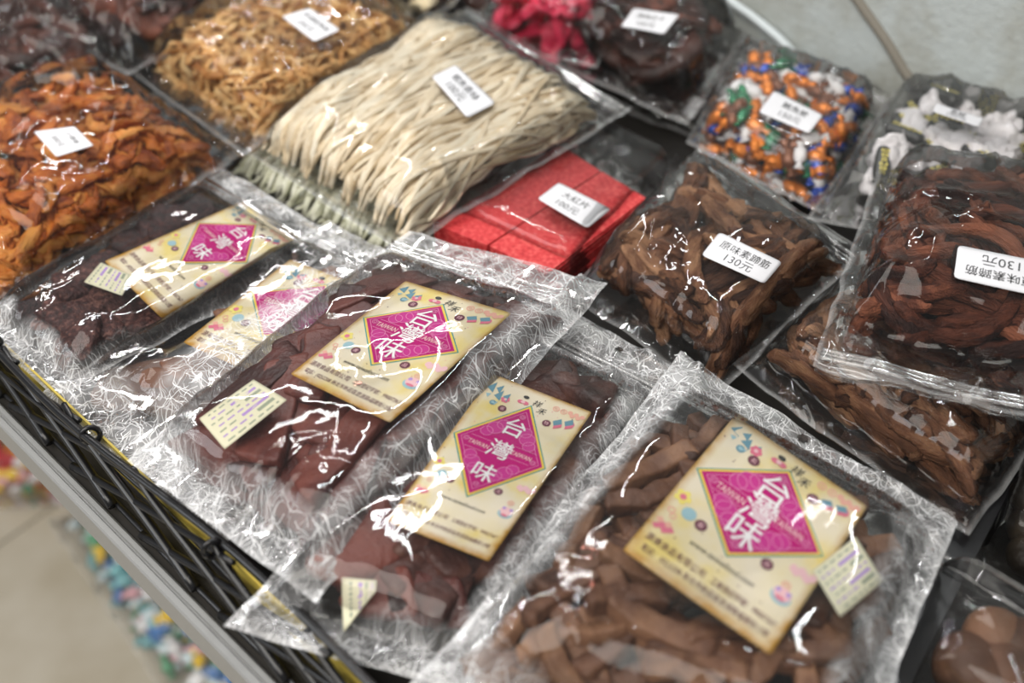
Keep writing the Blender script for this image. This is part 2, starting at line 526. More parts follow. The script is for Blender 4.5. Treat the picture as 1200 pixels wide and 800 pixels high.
def tube(pts, rad, n=8, closed=False):
    """round tube through points; rad a number or one per point"""
    pts = np.asarray(pts, float)
    m = len(pts)
    rad = np.broadcast_to(np.asarray(rad, float), (m,))
    tg = np.gradient(pts, axis=0)
    tg /= np.linalg.norm(tg, axis=1)[:, None] + 1e-12
    ref = np.array([0, 0, 1.0])
    if abs(np.mean(tg @ ref)) > 0.9:
        ref = np.array([1.0, 0, 0])
    a = np.cross(tg, ref); a /= np.linalg.norm(a, axis=1)[:, None] + 1e-12
    b = np.cross(a, tg)
    th = np.linspace(0, 2 * math.pi, n, endpoint=False)
    V = (pts[:, None] + rad[:, None, None] * (np.cos(th)[None, :, None] * a[:, None] + np.sin(th)[None, :, None] * b[:, None])).reshape(-1, 3)
    F = []
    for i in range(m - 1):
        for j in range(n):
            F.append((i * n + j, i * n + (j + 1) % n, (i + 1) * n + (j + 1) % n, (i + 1) * n + j))
    F.append(tuple(range(n))[::-1])
    F.append(tuple((m - 1) * n + j for j in range(n)))
    return V, F


def spline(pts, n):
    """smooth path through the points"""
    pts = np.asarray(pts, float)
    m = len(pts)
    out = []
    for u in np.linspace(0, m - 1 - 1e-9, n):
        i = int(u); t = u - i
        p0, p1, p2, p3 = pts[max(i - 1, 0)], pts[i], pts[i + 1], pts[min(i + 2, m - 1)]
        out.append(0.5 * ((2 * p1) + (-p0 + p2) * t + (2 * p0 - 5 * p1 + 4 * p2 - p3) * t * t + (-p0 + 3 * p1 - 3 * p2 + p3) * t ** 3))
    return np.array(out)


# joint of the wall slabs, and the cable that hangs in front of it
joint = spline([on_wall(*p, 0.0005) for p in ((985, -30), (1005, 0), (1040, 50), (1066, 92), (1090, 116), (1140, 140), (1220, 160))], 40)
V, F = tube(joint, 0.004, 8)
tag(mesh_obj('trim_1', V, F, plain('grey brown joint filler', (0.22, 0.20, 0.165), 0.8)), kind='structure')
cab = spline([on_wall(*p, 0.008) for p in ((790, -60), (850, -4), (885, 22), (920, 52), (944, 84), (958, 112), (965, 140))], 60)
cab = cab[cab[:, 2] > TABLE + 0.006]
V, F = tube(cab, 0.0036, 10)
tag(mesh_obj('cable', V, F, M['cable']), 'white cable hanging in a curve against the grubby wall', 'cable')

# counter board, its rail and the dark apron
RAIL = E1 * -0.38 + E2 * 0.1045
depth = float(np.dot(WALL_P - RAIL, E2))
cc = RAIL + E2 * (depth / 2 - 0.001)
ct = empty('display_counter', (cc[0], cc[1], TABLE))
v, f = box_along(cc, 1.5, depth / 2 - 0.0015, TABLE - 0.03, TABLE - 0.0005)
mesh_obj('counter_board', v, f, M['board'], ct, smooth=False)
for sa in (-1.35, 1.35):
    for sb in (-1, 1):
        q = cc + E1 * sa + E2 * sb * (depth / 2 - 0.06)
        v, f = box_along(q, 0.02, 0.02, 0.0, TABLE - 0.03)
        mesh_obj('leg', v, f, M['alu'], ct, smooth=False)
tag(ct, 'black topped display counter that carries the bags along the wall', 'counter')

prof = [(-0.0095, -0.024), (-0.0095, 0.001), (-0.0085, 0.0022), (-0.0056, 0.0022), (-0.005, 0.001), (-0.0042, 0.001), (-0.0036, 0.0022), (-0.0012, 0.0022), (0.0, 0.001), (0.0, -0.024)]
V, F = [], []
for sa in (-1.4, 1.4):
    for a, b in prof:
        p = RAIL + E1 * sa + E2 * a
        V.append((p[0], p[1], TABLE + b))
n = len(prof)
F = [(i, (i + 1) % n, n + (i + 1) % n, n + i) for i in range(n)] + [tuple(range(n))[::-1], tuple(range(n, 2 * n))]
tag(mesh_obj('edge_rail', V, F, M['alu'], smooth=False), 'grey grooved aluminium rail along the front edge of the counter', 'rail')

# ------------------------------------------------------------------ black rattan basket side
BK0 = E1 * -0.36 + E2 * 0.1185
BK = BK0
bs = empty('wicker_basket', (BK[0], BK[1], TABLE))
tag(bs, 'black woven rattan basket whose low side runs behind the grey rail', 'basket')


def bpt(a, b, z):
    return BK0 + E1 * a + E2 * b + np.array([0, 0, TABLE + z])


wob = lambda a, k: 0.004 * math.sin(a * 9 + k) + 0.002 * math.sin(a * 23 + 2 * k)
tz = lambda a: 0.040 + 0.003 * math.sin(a * 11 + 0.5)
top = [bpt(a, wob(a, 0), tz(a)) for a in np.linspace(-0.75, 0.75, 60)]
V, F = tube(top, 0.0023, 8); mesh_obj('top_rail', V, F, M['black'], bs)
mid = [bpt(a, -0.004 + wob(a, 1), 0.027 + wob(a, 5) * 0.4) for a in np.linspace(-0.75, 0.75, 60)]
V, F = tube(mid, 0.0016, 8); mesh_obj('binding_wire', V, F, M['black'], bs)
lowr = [bpt(a, -0.010 + wob(a, 2) * 0.4, 0.004) for a in np.linspace(-0.75, 0.75, 60)]
V, F = tube(lowr, 0.0018, 8); mesh_obj('bottom_rail', V, F, M['black'], bs)
for k in range(20):
    a0 = -0.74 + k * 0.072
    r = random.Random(k)
    da = 0.135 + r.uniform(-0.015, 0.015)
    pts = spline([bpt(a0, 0.001, tz(a0)), bpt(a0 + 0.02, -0.002, 0.034), bpt(a0 + da * 0.6, -0.006, 0.018), bpt(a0 + da, -0.011, 0.005)], 16)
    V, F = tube(pts, np.linspace(0.0017, 0.0030, 16), 7); mesh_obj('strand', V, F, M['black'], bs)
    a1 = a0 + 0.012
    pts = spline([bpt(a1 + 0.15, 0.0005, tz(a1 + 0.15) - 0.001), bpt(a1 + 0.075, -0.004, 0.023), bpt(a1, -0.011, 0.005)], 14)
    V, F = tube(pts, np.linspace(0.0016, 0.0026, 14), 7); mesh_obj('strand', V, F, M['black'], bs)
for k in range(9):
    a0 = -0.52 + k * 0.115
    pts = [bpt(a0 + 0.004 * math.cos(t) * 0.4, -0.001 + 0.0045 * math.cos(t), tz(a0) - 0.002 + 0.006 * math.sin(t)) for t in np.linspace(0, 6.3, 14)]
    V, F = tube(pts, 0.0016, 6); mesh_obj('knot', V, F, M['black'], bs)
V, F = [], []
for a in (-0.7, 0.7):
    for b, z in ((0.004, 0.032), (0.0052, 0.032), (0.0062, 0.002), (0.005, 0.002)):
        V.append(bpt(a, b, z))
F = [(0, 1, 5, 4), (1, 2, 6, 5), (2, 3, 7, 6), (3, 0, 4, 7), (3, 2, 1, 0), (4, 5, 6, 7)]
tag(mesh_obj('card_strip', V, F, M['yellow'], smooth=False), 'yellow card strip standing inside the black rattan basket side', 'card')

# black divider of the crate at the right
p0, p1 = at(1195, 500, 0.03), at(1085, 705, 0.03)
d = (p1 - p0); d[2] = 0; L_ = np.linalg.norm(d); d /= L_
nn = np.array([-d[1], d[0], 0])
out = [(p0 - d * 0.02 + nn * 0.007), (p1 + d * 0.10 + nn * 0.007), (p1 + d * 0.10 - nn * 0.007), (p0 - d * 0.02 - nn * 0.007)]
cr = empty('plastic_crate', (p0[0], p0[1], TABLE))
v, f = prism([(q[0], q[1]) for q in out][::-1], TABLE, TABLE + 0.022)
mesh_obj('side_panel', v, f, M['black_matte'], cr, smooth=False)
out = [(p0 - d * 0.02 + nn * 0.010), (p1 + d * 0.10 + nn * 0.010), (p1 + d * 0.10 - nn * 0.010), (p0 - d * 0.02 - nn * 0.010)]
v, f = prism([(q[0], q[1]) for q in out][::-1], TABLE + 0.022, TABLE + 0.028)
mesh_obj('rim', v, f, M['black'], cr, smooth=False)
tag(cr, 'black plastic crate side between the fibrous strips and the brown balls', 'crate')


# ------------------------------------------------------------------ bags
class Bag:
    """A bag lies on a bilinear patch between four corners (header left, header right, foot right, foot left), each a pixel and a height."""

    def __init__(self, name, label, quad, H, film, group=None, head=0.09, foot=0.05, side=0.035, p=(7.0, 7.0), q=0.55, wr=1.0, lam=0.035,
                 seed=1, fib=None, lump=0.12, nu=110, nv=150, head_wr=1.6, category='snack bag', edge_wave=0.002):
        self.C = [at(x, y, z) for x, y, z in quad]
        self.H, self.head, self.foot, self.side, self.p, self.q = H, head, foot, side, p, q
        self.wr, self.lam, self.seed, self.lump, self.head_wr = wr, lam, seed, lump, head_wr
        self.flat, self.sheets = [], []
        n = np.cross(self.C[1] - self.C[0], self.C[3] - self.C[0]) + np.cross(self.C[2] - self.C[1], self.C[3] - self.C[1])
        n = n / np.linalg.norm(n)
        self.N = n if n[2] > 0 else -n
        self.W = 0.5 * (np.linalg.norm(self.C[1] - self.C[0]) + np.linalg.norm(self.C[2] - self.C[3]))
        self.L = 0.5 * (np.linalg.norm(self.C[3] - self.C[0]) + np.linalg.norm(self.C[2] - self.C[1]))
        self.film, self.fib, self.nu, self.nv, self.edge_wave = film, fib, nu, nv, edge_wave
        mid = sum(self.C) / 4
        self.root = empty(name, mid)
        tag(self.root, label, category, group)
        # smooth surface used to lay labels on
        s, t = np.meshgrid(np.linspace(0, 1, 41), np.linspace(0, 1, 51), indexing='ij')
        P = self.surf(s, t, self.env(s, t) + 0.0012).reshape(-1, 3)
        self.gs, self.gt = s.ravel(), t.ravel()
        self.gf = grid_faces(41, 51)
        self.bvh = BVHTree.FromPolygons(P.tolist(), self.gf.tolist())
        self.P = P

    def base(self, s, t):
        s, t = s[..., None], t[..., None]
        a, b, c, d = self.C
        return (a * (1 - s) + b * s) * (1 - t) + (d * (1 - s) + c * s) * t

    def env(self, s, t):
        ss = np.clip((s - self.side) / (1 - 2 * self.side), 0, 1)
        tt = np.clip((t - self.head) / (1 - self.head - self.foot), 0, 1)
        fs = np.clip(1 - np.abs(2 * ss - 1) ** self.p[0], 0, 1) ** self.q
        ft = np.clip(1 - np.abs(2 * tt - 1) ** self.p[1], 0, 1) ** self.q
        lm = 1 + self.lump * hash_noise(s * self.W / 0.035 + 3.3, t * self.L / 0.035, self.seed + 50)
        return self.H * fs * ft * lm

    def local(self, X):
        """inverse of base(): patch coordinates and height of points"""
        a, b, c, d = self.C
        s = np.full(len(X), 0.5); t = np.full(len(X), 0.5)
        for _ in range(4):
            R = X - self.base(s, t)
            R = R - np.outer(R @ self.N, self.N)
            ds = (b - a)[None] * (1 - t)[:, None] + (c - d)[None] * t[:, None]
            dt = (d - a)[None] * (1 - s)[:, None] + (c - b)[None] * s[:, None]
            A, B, D = (ds * ds).sum(1), (ds * dt).sum(1), (dt * dt).sum(1)
            r1, r2 = (R * ds).sum(1), (R * dt).sum(1)
            det = A * D - B * B
            s = s + (r1 * D - r2 * B) / det; t = t + (r2 * A - r1 * B) / det
        return s, t, (X - self.base(s, t)) @ self.N

    def surf(self, s, t, h):
        return self.base(s, t) + self.N * h[..., None]

    def hit(self, px, py):
        o, d = ray(px, py)
        loc, nor, idx, dist = self.bvh.ray_cast(Vector(o), Vector(d))
        if loc is None:
            o_, d_ = np.array(o), np.array(d)
            k = np.dot(self.C[0] * 0 + sum(self.C) / 4 + self.N * self.H * 0.5 - o_, self.N) / np.dot(d_, self.N)
            return o_ + d_ * k, None
        f = self.gf[idx]
        w = 1 / (np.linalg.norm(self.P[f] - np.array(loc), axis=1) + 1e-6)
        w /= w.sum()
        return np.array(loc), (float(self.gs[f] @ w), float(self.gt[f] @ w))

    def build_film(self, zip_at=None, hole=None):
        nu, nv = self.nu, self.nv
        s, t = np.meshgrid(np.linspace(0, 1, nu), np.linspace(0, 1, nv), indexing='ij')
        x, y = s * self.W, t * self.L
        e = self.env(s, t)
        full = np.clip(e / self.H, 0, 1)
        w = crumple(x, y, self.seed, self.lam, 0.0034 * self.wr) + crumple(x, y, self.seed + 77, self.lam * 0.45, 0.0006 * self.wr)
        hd = np.clip((self.head + 0.02 - t) / 0.04, 0, 1)
        w = w * (1 + (self.head_wr - 1) * hd)
        # puckers where the filling ends and the flat seal begins
        dh, df = np.abs(t - self.head) * self.L, np.abs(1 - self.foot - t) * self.L
        ds = np.minimum(np.abs(s - self.side), np.abs(1 - self.side - s)) * self.W
        pk = lambda u, k: (np.abs(((u / 0.017 + 0.4 * hash_noise(x / 0.02, y / 0.02, self.seed + k)) % 1) * 2 - 1) ** 1.5) * (0.4 + 0.6 * np.clip(hash_noise(u / 0.03, u * 0, self.seed + 5 * k) + 0.4, 0, 1))
        w = w + 0.0032 * self.wr * (pk(x, 1) * (np.exp(-dh / 0.012) + np.exp(-df / 0.012)) + 0.6 * pk(y, 2) * np.exp(-ds / 0.010))
        border = np.minimum(np.minimum(s, 1 - s) * self.W, np.minimum(t, 1 - t) * self.L)
        w = w * np.clip(border / 0.006, 0, 1)
        for (a, b, ra, k) in self.flat:
            r = np.hypot((s - a) * self.W, (t - b) * self.L)
            fl_ = np.clip((ra * 1.9 - r) / (ra * 0.9), 0, 1)
            w = w * (1 - k * fl_ * fl_ * (3 - 2 * fl_))
        ww = self.edge_wave * (hash_noise(x / 0.03, y / 0.03, self.seed + 91) + 0.5 * hash_noise(x / 0.012, y / 0.012, self.seed + 92)) * (1 - full)
        Ptop = self.surf(s, t, e + 0.0012 + w + ww + 0.001)
        Pbot = self.surf(s, t, -0.0004 + ww)
        edge = self.edge_wave * 0.6
        lat = hash_noise(x / 0.02 + 40, y / 0.02, self.seed + 3)[..., None] * edge
        dir_s = (self.C[1] - self.C[0]) / np.linalg.norm(self.C[1] - self.C[0])
        Ptop = Ptop + dir_s * lat; Pbot = Pbot + dir_s * lat
        f = grid_faces(nu, nv, flip=True)
        if hole is not None:
            cen = np.stack([s.ravel()[f].mean(1) * self.W, t.ravel()[f].mean(1) * self.L], 1)
            keep = np.hypot(cen[:, 0] - hole[0] * self.W, cen[:, 1] - hole[1] * self.L) > 0.0030
        else:
            keep = np.ones(len(f), bool)
        ftop = f[keep]
        fib = np.zeros(nu * nv) if self.fib is None else self.fib(s, t).ravel()
        uv = np.stack([x.ravel() + self.seed * 0.37, y.ravel() + self.seed * 0.19], 1)
        o = mesh_obj('film_front', Ptop.reshape(-1, 3), ftop, self.film, self.root, uv=uv, attrs={'fib': fib, 'rim': np.clip(1.6 - border / 0.0022, 0, 1).ravel()})
        st = 3
        sb, tb = s[::st, ::st], t[::st, ::st]
        Pb = Pbot[::st, ::st]
        mesh_obj('film_back', Pb.reshape(-1, 3), grid_faces(*sb.shape), M['film_back'], self.root, uv=np.stack([sb.ravel() * self.W, tb.ravel() * self.L], 1))
        if zip_at is not None:
            for k, dt in enumerate((0, 0.0042, 0.0075)):
                tt = zip_at + dt / self.L
                ss = np.linspace(0.012, 0.988, 50)
                pts = self.surf(ss, np.full_like(ss, tt), self.env(ss, np.full_like(ss, tt)) + 0.0032 + self.edge_wave * 0.5 * hash_noise(ss * 6, ss * 0, self.seed))
                V, F = tube(pts, (0.0013, 0.0008, 0.0012)[k], 8)
                mesh_obj('zip_strip', V, F, M['zip'], self.root)
        return o


class Flat:
    """A sheet laid on a bag's surface: maps sheet coordinates (u right 0..1, v down 0..1) to points."""

    def __init__(self, bag, quad, nu=26, nv=34, off=0.0, inside=True, curl=0.0):
        self.bag, self.nu, self.nv = bag, nu, nv
        A = []
        for (u, v_), (X, Y) in zip(((0, 0), (1, 0), (1, 1), (0, 1)), quad):
            A.append([u, v_, 1, 0, 0, 0, -X * u, -X * v_, -X]); A.append([0, 0, 0, u, v_, 1, -Y * u, -Y * v_, -Y])
        Hm = np.linalg.svd(np.array(A, float))[2][-1].reshape(3, 3)
        G = np.zeros((nu, nv, 3)); st = []
        for i in range(nu):
            for j in range(nv):
                q = Hm @ np.array([i / (nu - 1), j / (nv - 1), 1.0])
                p, k = bag.hit(q[0] / q[2], q[1] / q[2])
                G[i, j] = p
                if k: st.append(k)
        for _ in range(6):                                    # paper is stiffer than film
            K = G.copy()
            K[1:-1] = (G[:-2] + G[2:] + 2 * G[1:-1]) / 4
            G = K.copy()
            K[:, 1:-1] = (G[:, :-2] + G[:, 2:] + 2 * G[:, 1:-1]) / 4
            G = K
        du = np.gradient(G, axis=0); dv = np.gradient(G, axis=1)
        n = np.cross(dv, du); n /= np.linalg.norm(n, axis=2)[..., None] + 1e-12
        if np.mean(n @ bag.N) < 0: n = -n
        self.n = n
        self.G = G + n * off
        self.w = np.linalg.norm(G[-1, nv // 2] - G[0, nv // 2]); self.h = np.linalg.norm(G[nu // 2, -1] - G[nu // 2, 0])
        if st:
            st = np.array(st)
            c = st.mean(0)
            rad = 0.5 * math.hypot(self.w, self.h)
            bag.flat.append((c[0], c[1], rad, 0.93 if inside else 1.0))
            bag.sheets.append(st[::3])

    def map(self, uv, lift=0.0):
        uv = np.asarray(uv, float)
        x = np.clip(uv[:, 0], 0, 1) * (self.nu - 1); y = np.clip(uv[:, 1], 0, 1) * (self.nv - 1)
        i = np.minimum(x.astype(int), self.nu - 2); j = np.minimum(y.astype(int), self.nv - 2)
        a, b = (x - i)[:, None], (y - j)[:, None]

        def lerp(g):
            return (g[i, j] * (1 - a) + g[i + 1, j] * a) * (1 - b) + (g[i, j + 1] * (1 - a) + g[i + 1, j + 1] * a) * b
        return lerp(self.G) + lerp(self.n) * lift


def sheet(name, fl, mat, parent, thick=0.00018, corner=0.06, rough_edge=0.0, seed=0, n=30):
    """the paper itself: a thin rounded sheet over the whole map, with an 'edge' attribute for its stained rim"""
    nu, nv = n, int(n * fl.h / fl.w) + 2
    u, v = np.meshgrid(np.linspace(0, 1, nu), np.linspace(0, 1, nv), indexing='ij')
    U, Vv = u.copy(), v.copy()
    asp = fl.h / fl.w
    # pull the corners in to round them
    cx = np.minimum(U, 1 - U); cy = np.minimum(Vv, 1 - Vv) * asp
    r = corner
    m = (cx < r) & (cy < r) & (corner > 0)
    dx, dy = r - cx, r - cy
    dd = np.hypot(dx, dy); mx = np.maximum(dx, dy)
    k = np.where(m & (dd > 0), mx / np.maximum(dd, 1e-9), 1)
    ncx = np.where(m, r - dx * k, cx); ncy = np.where(m, r - dy * k, cy)
    U = np.where(U < 0.5, ncx, 1 - ncx); Vv = np.where(Vv < 0.5, ncy / asp, 1 - ncy / asp)
    uv = np.stack([U.ravel(), Vv.ravel()], 1)
    top = fl.map(uv, 0.0); bot = fl.map(uv, -thick)
    N = nu * nv
    f = [tuple(q) for q in grid_faces(nu, nv, flip=True)] + [tuple(q + N) for q in grid_faces(nu, nv)]
    ring = [i * nv for i in range(nu)] + [(nu - 1) * nv + j for j in range(1, nv)] + [i * nv + nv - 1 for i in range(nu - 2, -1, -1)] + [j for j in range(nv - 2, 0, -1)]
    f += [(ring[i], ring[(i + 1) % len(ring)], ring[(i + 1) % len(ring)] + N, ring[i] + N) for i in range(len(ring))]
    ed = np.minimum(np.minimum(uv[:, 0], 1 - uv[:, 0]), np.minimum(uv[:, 1], 1 - uv[:, 1]) * asp)
    edge = np.clip(1 - ed / np.where(uv[:, 1] > 0.85, 0.085, 0.06), 0, 1) * np.where(uv[:, 1] > 0.8, 1.5, 1.0)
    o = mesh_obj(name, np.concatenate([top, bot]), f, mat, parent, uv=np.concatenate([uv * [1, asp] + seed * 3.1] * 2), attrs={'edge': np.concatenate([edge, edge])})
    return o


_text_cache = {}


def glyphs(body, bold=0.0):
    key = (body, bold)
    if key not in _text_cache:
        c = bpy.data.curves.new('lettering', 'FONT')
        c.body = body
        c.offset = bold
        c.resolution_u = 3
        o = bpy.data.objects.new('lettering', c)
        COL.objects.link(o)
        dg = bpy.context.evaluated_depsgraph_get()
        me = bpy.data.meshes.new_from_object(o.evaluated_get(dg))
        v = np.array([x.co[:2] for x in me.vertices]).reshape(-1, 2)
        f = [tuple(p.vertices) for p in me.polygons]
        bpy.data.objects.remove(o); bpy.data.curves.remove(c); bpy.data.meshes.remove(me)
        _text_cache[key] = (v, f)
    return _text_cache[key]


class Art:
    """flat print collected per colour and laid on a sheet; coordinates in widths of the sheet, v down"""

    def __init__(self, fl, parent):
        self.fl, self.parent, self.sets, self.part = fl, parent, {}, 'printed_pattern'
        self.asp = fl.h / fl.w

    def add(self, mat, layer, pts, faces):
        b = self.sets.setdefault(self.part, ([], [], [], []))          # points, lifts, faces, materials
        o = len(b[0])
        b[0].extend([tuple(p) for p in pts])
        b[1].extend([0.00012 * layer] * len(pts))
        b[2].extend([tuple(i + o for i in f) for f in faces])
        b[3].extend([mat] * len(faces))

    def on(self, part):
        """what is drawn next belongs to this printed element; a repeat gets a mesh of its own"""
        n, k = part, 1
        while n in self.sets:
            n, k = '%s#%d' % (part, k), k + 1
        self.part = n
        return self

    def text(self, body, cx, cy, size, mat='ink', layer=3, width=None, rot=0.0, bold=0.0, sx=1.0, skew=0.0):
        v, f = glyphs(body, bold)
        if not len(v): return
        lo, hi = v.min(0), v.max(0)
        w = v - [(lo[0] + hi[0]) / 2, 0.38]
        w = w * size
        if width: w[:, 0] *= width / ((hi[0] - lo[0]) * size)
        w[:, 0] = w[:, 0] * sx + skew * w[:, 1]
        w[:, 1] *= -1
        c, s = math.cos(rot), math.sin(rot)
        w = np.stack([w[:, 0] * c - w[:, 1] * s, w[:, 0] * s + w[:, 1] * c], 1) + [cx, cy]
        self.add(mat, layer, w, f)

    def disc(self, cx, cy, r, mat, layer=2, ry=None, n=16, a0=0, a1=2 * math.pi):
        ry = ry or r
        th = np.linspace(a0, a1, n, endpoint=abs(a1 - a0) < 6.2)
        p = [(cx, cy)] + [(cx + r * math.cos(a), cy + ry * math.sin(a)) for a in th]
        m = len(th)
        f = [(0, i + 1, i + 2) for i in range(m - 1)] + ([(0, m, 1)] if abs(a1 - a0) > 6.2 else [])
        self.add(mat, layer, p, f)

    def ring(self, cx, cy, r, w, mat, layer=2, n=20, a0=0, a1=2 * math.pi):
        th = np.linspace(a0, a1, n)
        p = [(cx + q * math.cos(a), cy + q * math.sin(a)) for a in th for q in (r, r - w)]
        self.add(mat, layer, p, [(2 * i, 2 * i + 2, 2 * i + 3, 2 * i + 1) for i in range(n - 1)])

    def poly(self, pts, mat, layer=2):
        self.add(mat, layer, pts, [tuple(range(len(pts)))])

    def band(self, pts, w, mat, layer=2):
        pts = np.asarray(pts, float)
        t = np.gradient(pts, axis=0); t /= np.linalg.norm(t, axis=1)[:, None] + 1e-9
        n = np.stack([-t[:, 1], t[:, 0]], 1) * w / 2
        p = np.empty((2 * len(pts), 2)); p[0::2] = pts + n; p[1::2] = pts - n
        self.add(mat, layer, p, [(2 * i, 2 * i + 2, 2 * i + 3, 2 * i + 1) for i in range(len(pts) - 1)])

    def rhomb(self, cx, cy, a, b, mat, layer, n=14):
        """filled rhombus cut into small quads so that it follows the sheet"""
        i, j = np.meshgrid(np.linspace(0, 1, n), np.linspace(0, 1, n), indexing='ij')
        x = cx + a * (i - j); y = cy + b * (i + j - 1)
        self.add(mat, layer, np.stack([x.ravel(), y.ravel()], 1), [tuple(q) for q in grid_faces(n, n)])

    def emit(self):
        for part, (p, lift, f, mats) in self.sets.items():
            P = self.fl.map(np.array(p) / [1, self.asp], np.array(lift)[:, None])
            names = sorted(set(mats))
            o = mesh_obj(part.split('#')[0], P, f, None, self.parent, smooth=False)
            for m in names:
                o.data.materials.append(M[m])
            o.data.polygons.foreach_set('material_index', np.array([names.index(m) for m in mats], dtype=np.int32))
            if part.startswith('speckle'):
                o['kind'] = 'stuff'


def paper_label(bag, quad, seed):
    fl = Flat(bag, quad, 26, 36, off=-0.0006)
    pl = sheet('paper_label', fl, M['paper'], bag.root, corner=0.015, seed=seed, n=34)
    a = Art(fl, pl)
    k = a.asp / 1.42
    Y = lambda y: y * k
    cx, cy = 0.485, Y(0.575)
    a.on('diamond_panel')
    a.rhomb(cx, cy, 0.462, 0.445 * k, 'teal', 1)
    a.rhomb(cx, cy, 0.448, 0.431 * k, 'gold', 2)
    a.rhomb(cx, cy, 0.425, 0.408 * k, 'magenta', 3)
    # cloud scallops along the four edges, corner fans and inner line
    for sx, sy in ((-1, -1), (1, -1), (1, 1), (-1, 1)):
        a.on('cloud_scallops')
        for q in (0.36, 0.5, 0.64):
            x, y = cx + sx * 0.405 * (1 - q) * 0.88, cy + sy * 0.39 * k * q * 0.88
            r = 0.075 if q == 0.5 else 0.06
            a.disc(x - sx * 0.018, y - sy * 0.018, r, 'magenta_light', 4)
            a.ring(x - sx * 0.018, y - sy * 0.018, r, 0.006, 'pink_line', 5)
        p = [(cx + sx * 0.385, cy), (cx + sx * 0.385 * 0.66, cy + sy * 0.37 * k * 0.34)]
        a.on('inner_line').band(p, 0.006, 'pink_line', 5)
        p = [(cx + sx * 0.385 * 0.34, cy + sy * 0.37 * k * 0.66), (cx, cy + sy * 0.37 * k)]
        a.on('inner_line').band(p, 0.006, 'pink_line', 5)
    for x, y in ((cx - 0.33, cy), (cx + 0.33, cy), (cx, cy - 0.32 * k), (cx, cy + 0.32 * k)):
        a.on('corner_rosette')
        for r in (0.028, 0.016):
            a.ring(x, y, r, 0.006, 'pink_line', 5, 14)
    a.on('title_lettering')
    for ch, y in (('台', 0.36), ('灣', 0.57), ('味', 0.785)):
        a.text(ch, cx, Y(y), 0.235, 'white_print', 6, bold=0.006)
    for x, y in ((cx - 0.20, 0.585), (cx + 0.20, 0.555)):
        a.on('latin_lettering').text('TAIWAN', x, Y(y), 0.075, 'pinkish', 6, width=0.20, bold=0.01)
        for dy in (-0.052, 0.052):
            a.band([(x - 0.11, Y(y + dy)), (x + 0.11, Y(y + dy))], 0.006, 'pink_line', 6)
    # small ornaments
    a.on('triangle_motif')
    for dx, dy, sc in ((0, 0, 1), (0.10, 0.045, 0.8)):
        a.poly([(0.03 + dx, Y(0.12 + dy)), (0.085 + dx, Y(0.055 + dy)), (0.105 + dx, Y(0.15 + dy) * 1)], 'slate')
        a.poly([(0.11 + dx, Y(0.10 + dy)), (0.16 + dx, Y(0.06 + dy)), (0.165 + dx, Y(0.14 + dy))], 'slate')
        a.poly([(0.055 + dx, Y(0.17 + dy)), (0.10 + dx, Y(0.16 + dy)), (0.085 + dx, Y(0.20 + dy))], 'skyblue')
    a.on('blue_dot').disc(0.16, Y(0.225), 0.03, 'slate'); a.disc(0.16, Y(0.225), 0.016, 'skyblue', 3)
    a.on('flower_motif')
    for q in range(6):
        a.disc(0.245 + 0.026 * math.cos(q * 1.05), Y(0.165) + 0.026 * math.sin(q * 1.05), 0.017, 'rose')
    a.disc(0.245, Y(0.165), 0.014, 'pinkish', 3)
    for x, y, ch in ((0.27, 0.245, '名'), (0.70, 0.225, '特'), (0.26, 0.935, '產'), (0.70, 0.885, '品')):
        a.on('round_seal').disc(x, Y(y), 0.04, 'maroon', 2, n=20)
        a.text(ch, x, Y(y), 0.045, 'pinkish', 3)
    a.on('posy_motif')
    a.disc(0.40, Y(0.085), 0.028, 'ink', 2, 0.02); a.disc(0.375, Y(0.135), 0.03, 'rose', 2, 0.022); a.disc(0.425, Y(0.135), 0.03, 'rose', 3, 0.022); a.disc(0.40, Y(0.135), 0.02, 'pinkish', 4, 0.016)
    a.on('brush_lettering').text('祥', 0.525, Y(0.105), 0.085, 'ink', 3, skew=0.2); a.text('禾', 0.60, Y(0.15), 0.085, 'ink', 3, skew=0.2)
    for x, y in ((0.70, 0.085), (0.775, 0.085)):
        a.on('coin_motif').ring(x, Y(y), 0.032, 0.009, 'peach', 2); a.ring(x, Y(y), 0.014, 0.007, 'peach', 2, 10)
    a.on('cloud_motif')
    for q in range(5):
        a.disc(0.835 + 0.03 * q, Y(0.075 + 0.02 * (q % 2)), 0.024, 'peach', 2)
    a.on('coin_motif').ring(0.90, Y(0.165), 0.036, 0.011, 'rose', 2); a.ring(0.90, Y(0.165), 0.018, 0.008, 'rose', 2, 12)
    for dx, dy in ((0, 0), (0.095, -0.03)):
        a.on('house_motif').poly([(0.74 + dx, Y(0.19 + dy)), (0.80 + dx, Y(0.15 + dy)), (0.83 + dx, Y(0.19 + dy)), (0.77 + dx, Y(0.225 + dy))], 'slate', 3)
        a.poly([(0.77 + dx, Y(0.225 + dy)), (0.83 + dx, Y(0.19 + dy)), (0.84 + dx, Y(0.215 + dy)), (0.78 + dx, Y(0.25 + dy))], 'rose', 3)
    a.on('flower_motif')
    for q in range(5):
        a.disc(0.075 + 0.035 * math.cos(q * 1.257), Y(0.83) + 0.035 * math.sin(q * 1.257), 0.022, 'lemon')
    a.disc(0.075, Y(0.83), 0.022, 'rose', 3)
    a.on('blue_dot').disc(0.165, Y(0.915), 0.047, 'skyblue', 2, n=20)
    a.on('gourd_motif').ring(0.07, Y(0.965), 0.024, 0.008, 'peach', 2); a.ring(0.10, Y(1.0), 0.022, 0.008, 'peach', 2)
    a.on('woven_motif')
    for i in range(4):
        for j in range(3):
            if (i + j) % 2 == 0:
                a.rhomb(0.055 + 0.028 * i, Y(1.075) + 0.025 * j, 0.028, 0.024, 'rose' if j else 'peach', 2, 3)
    a.on('cloud_motif')
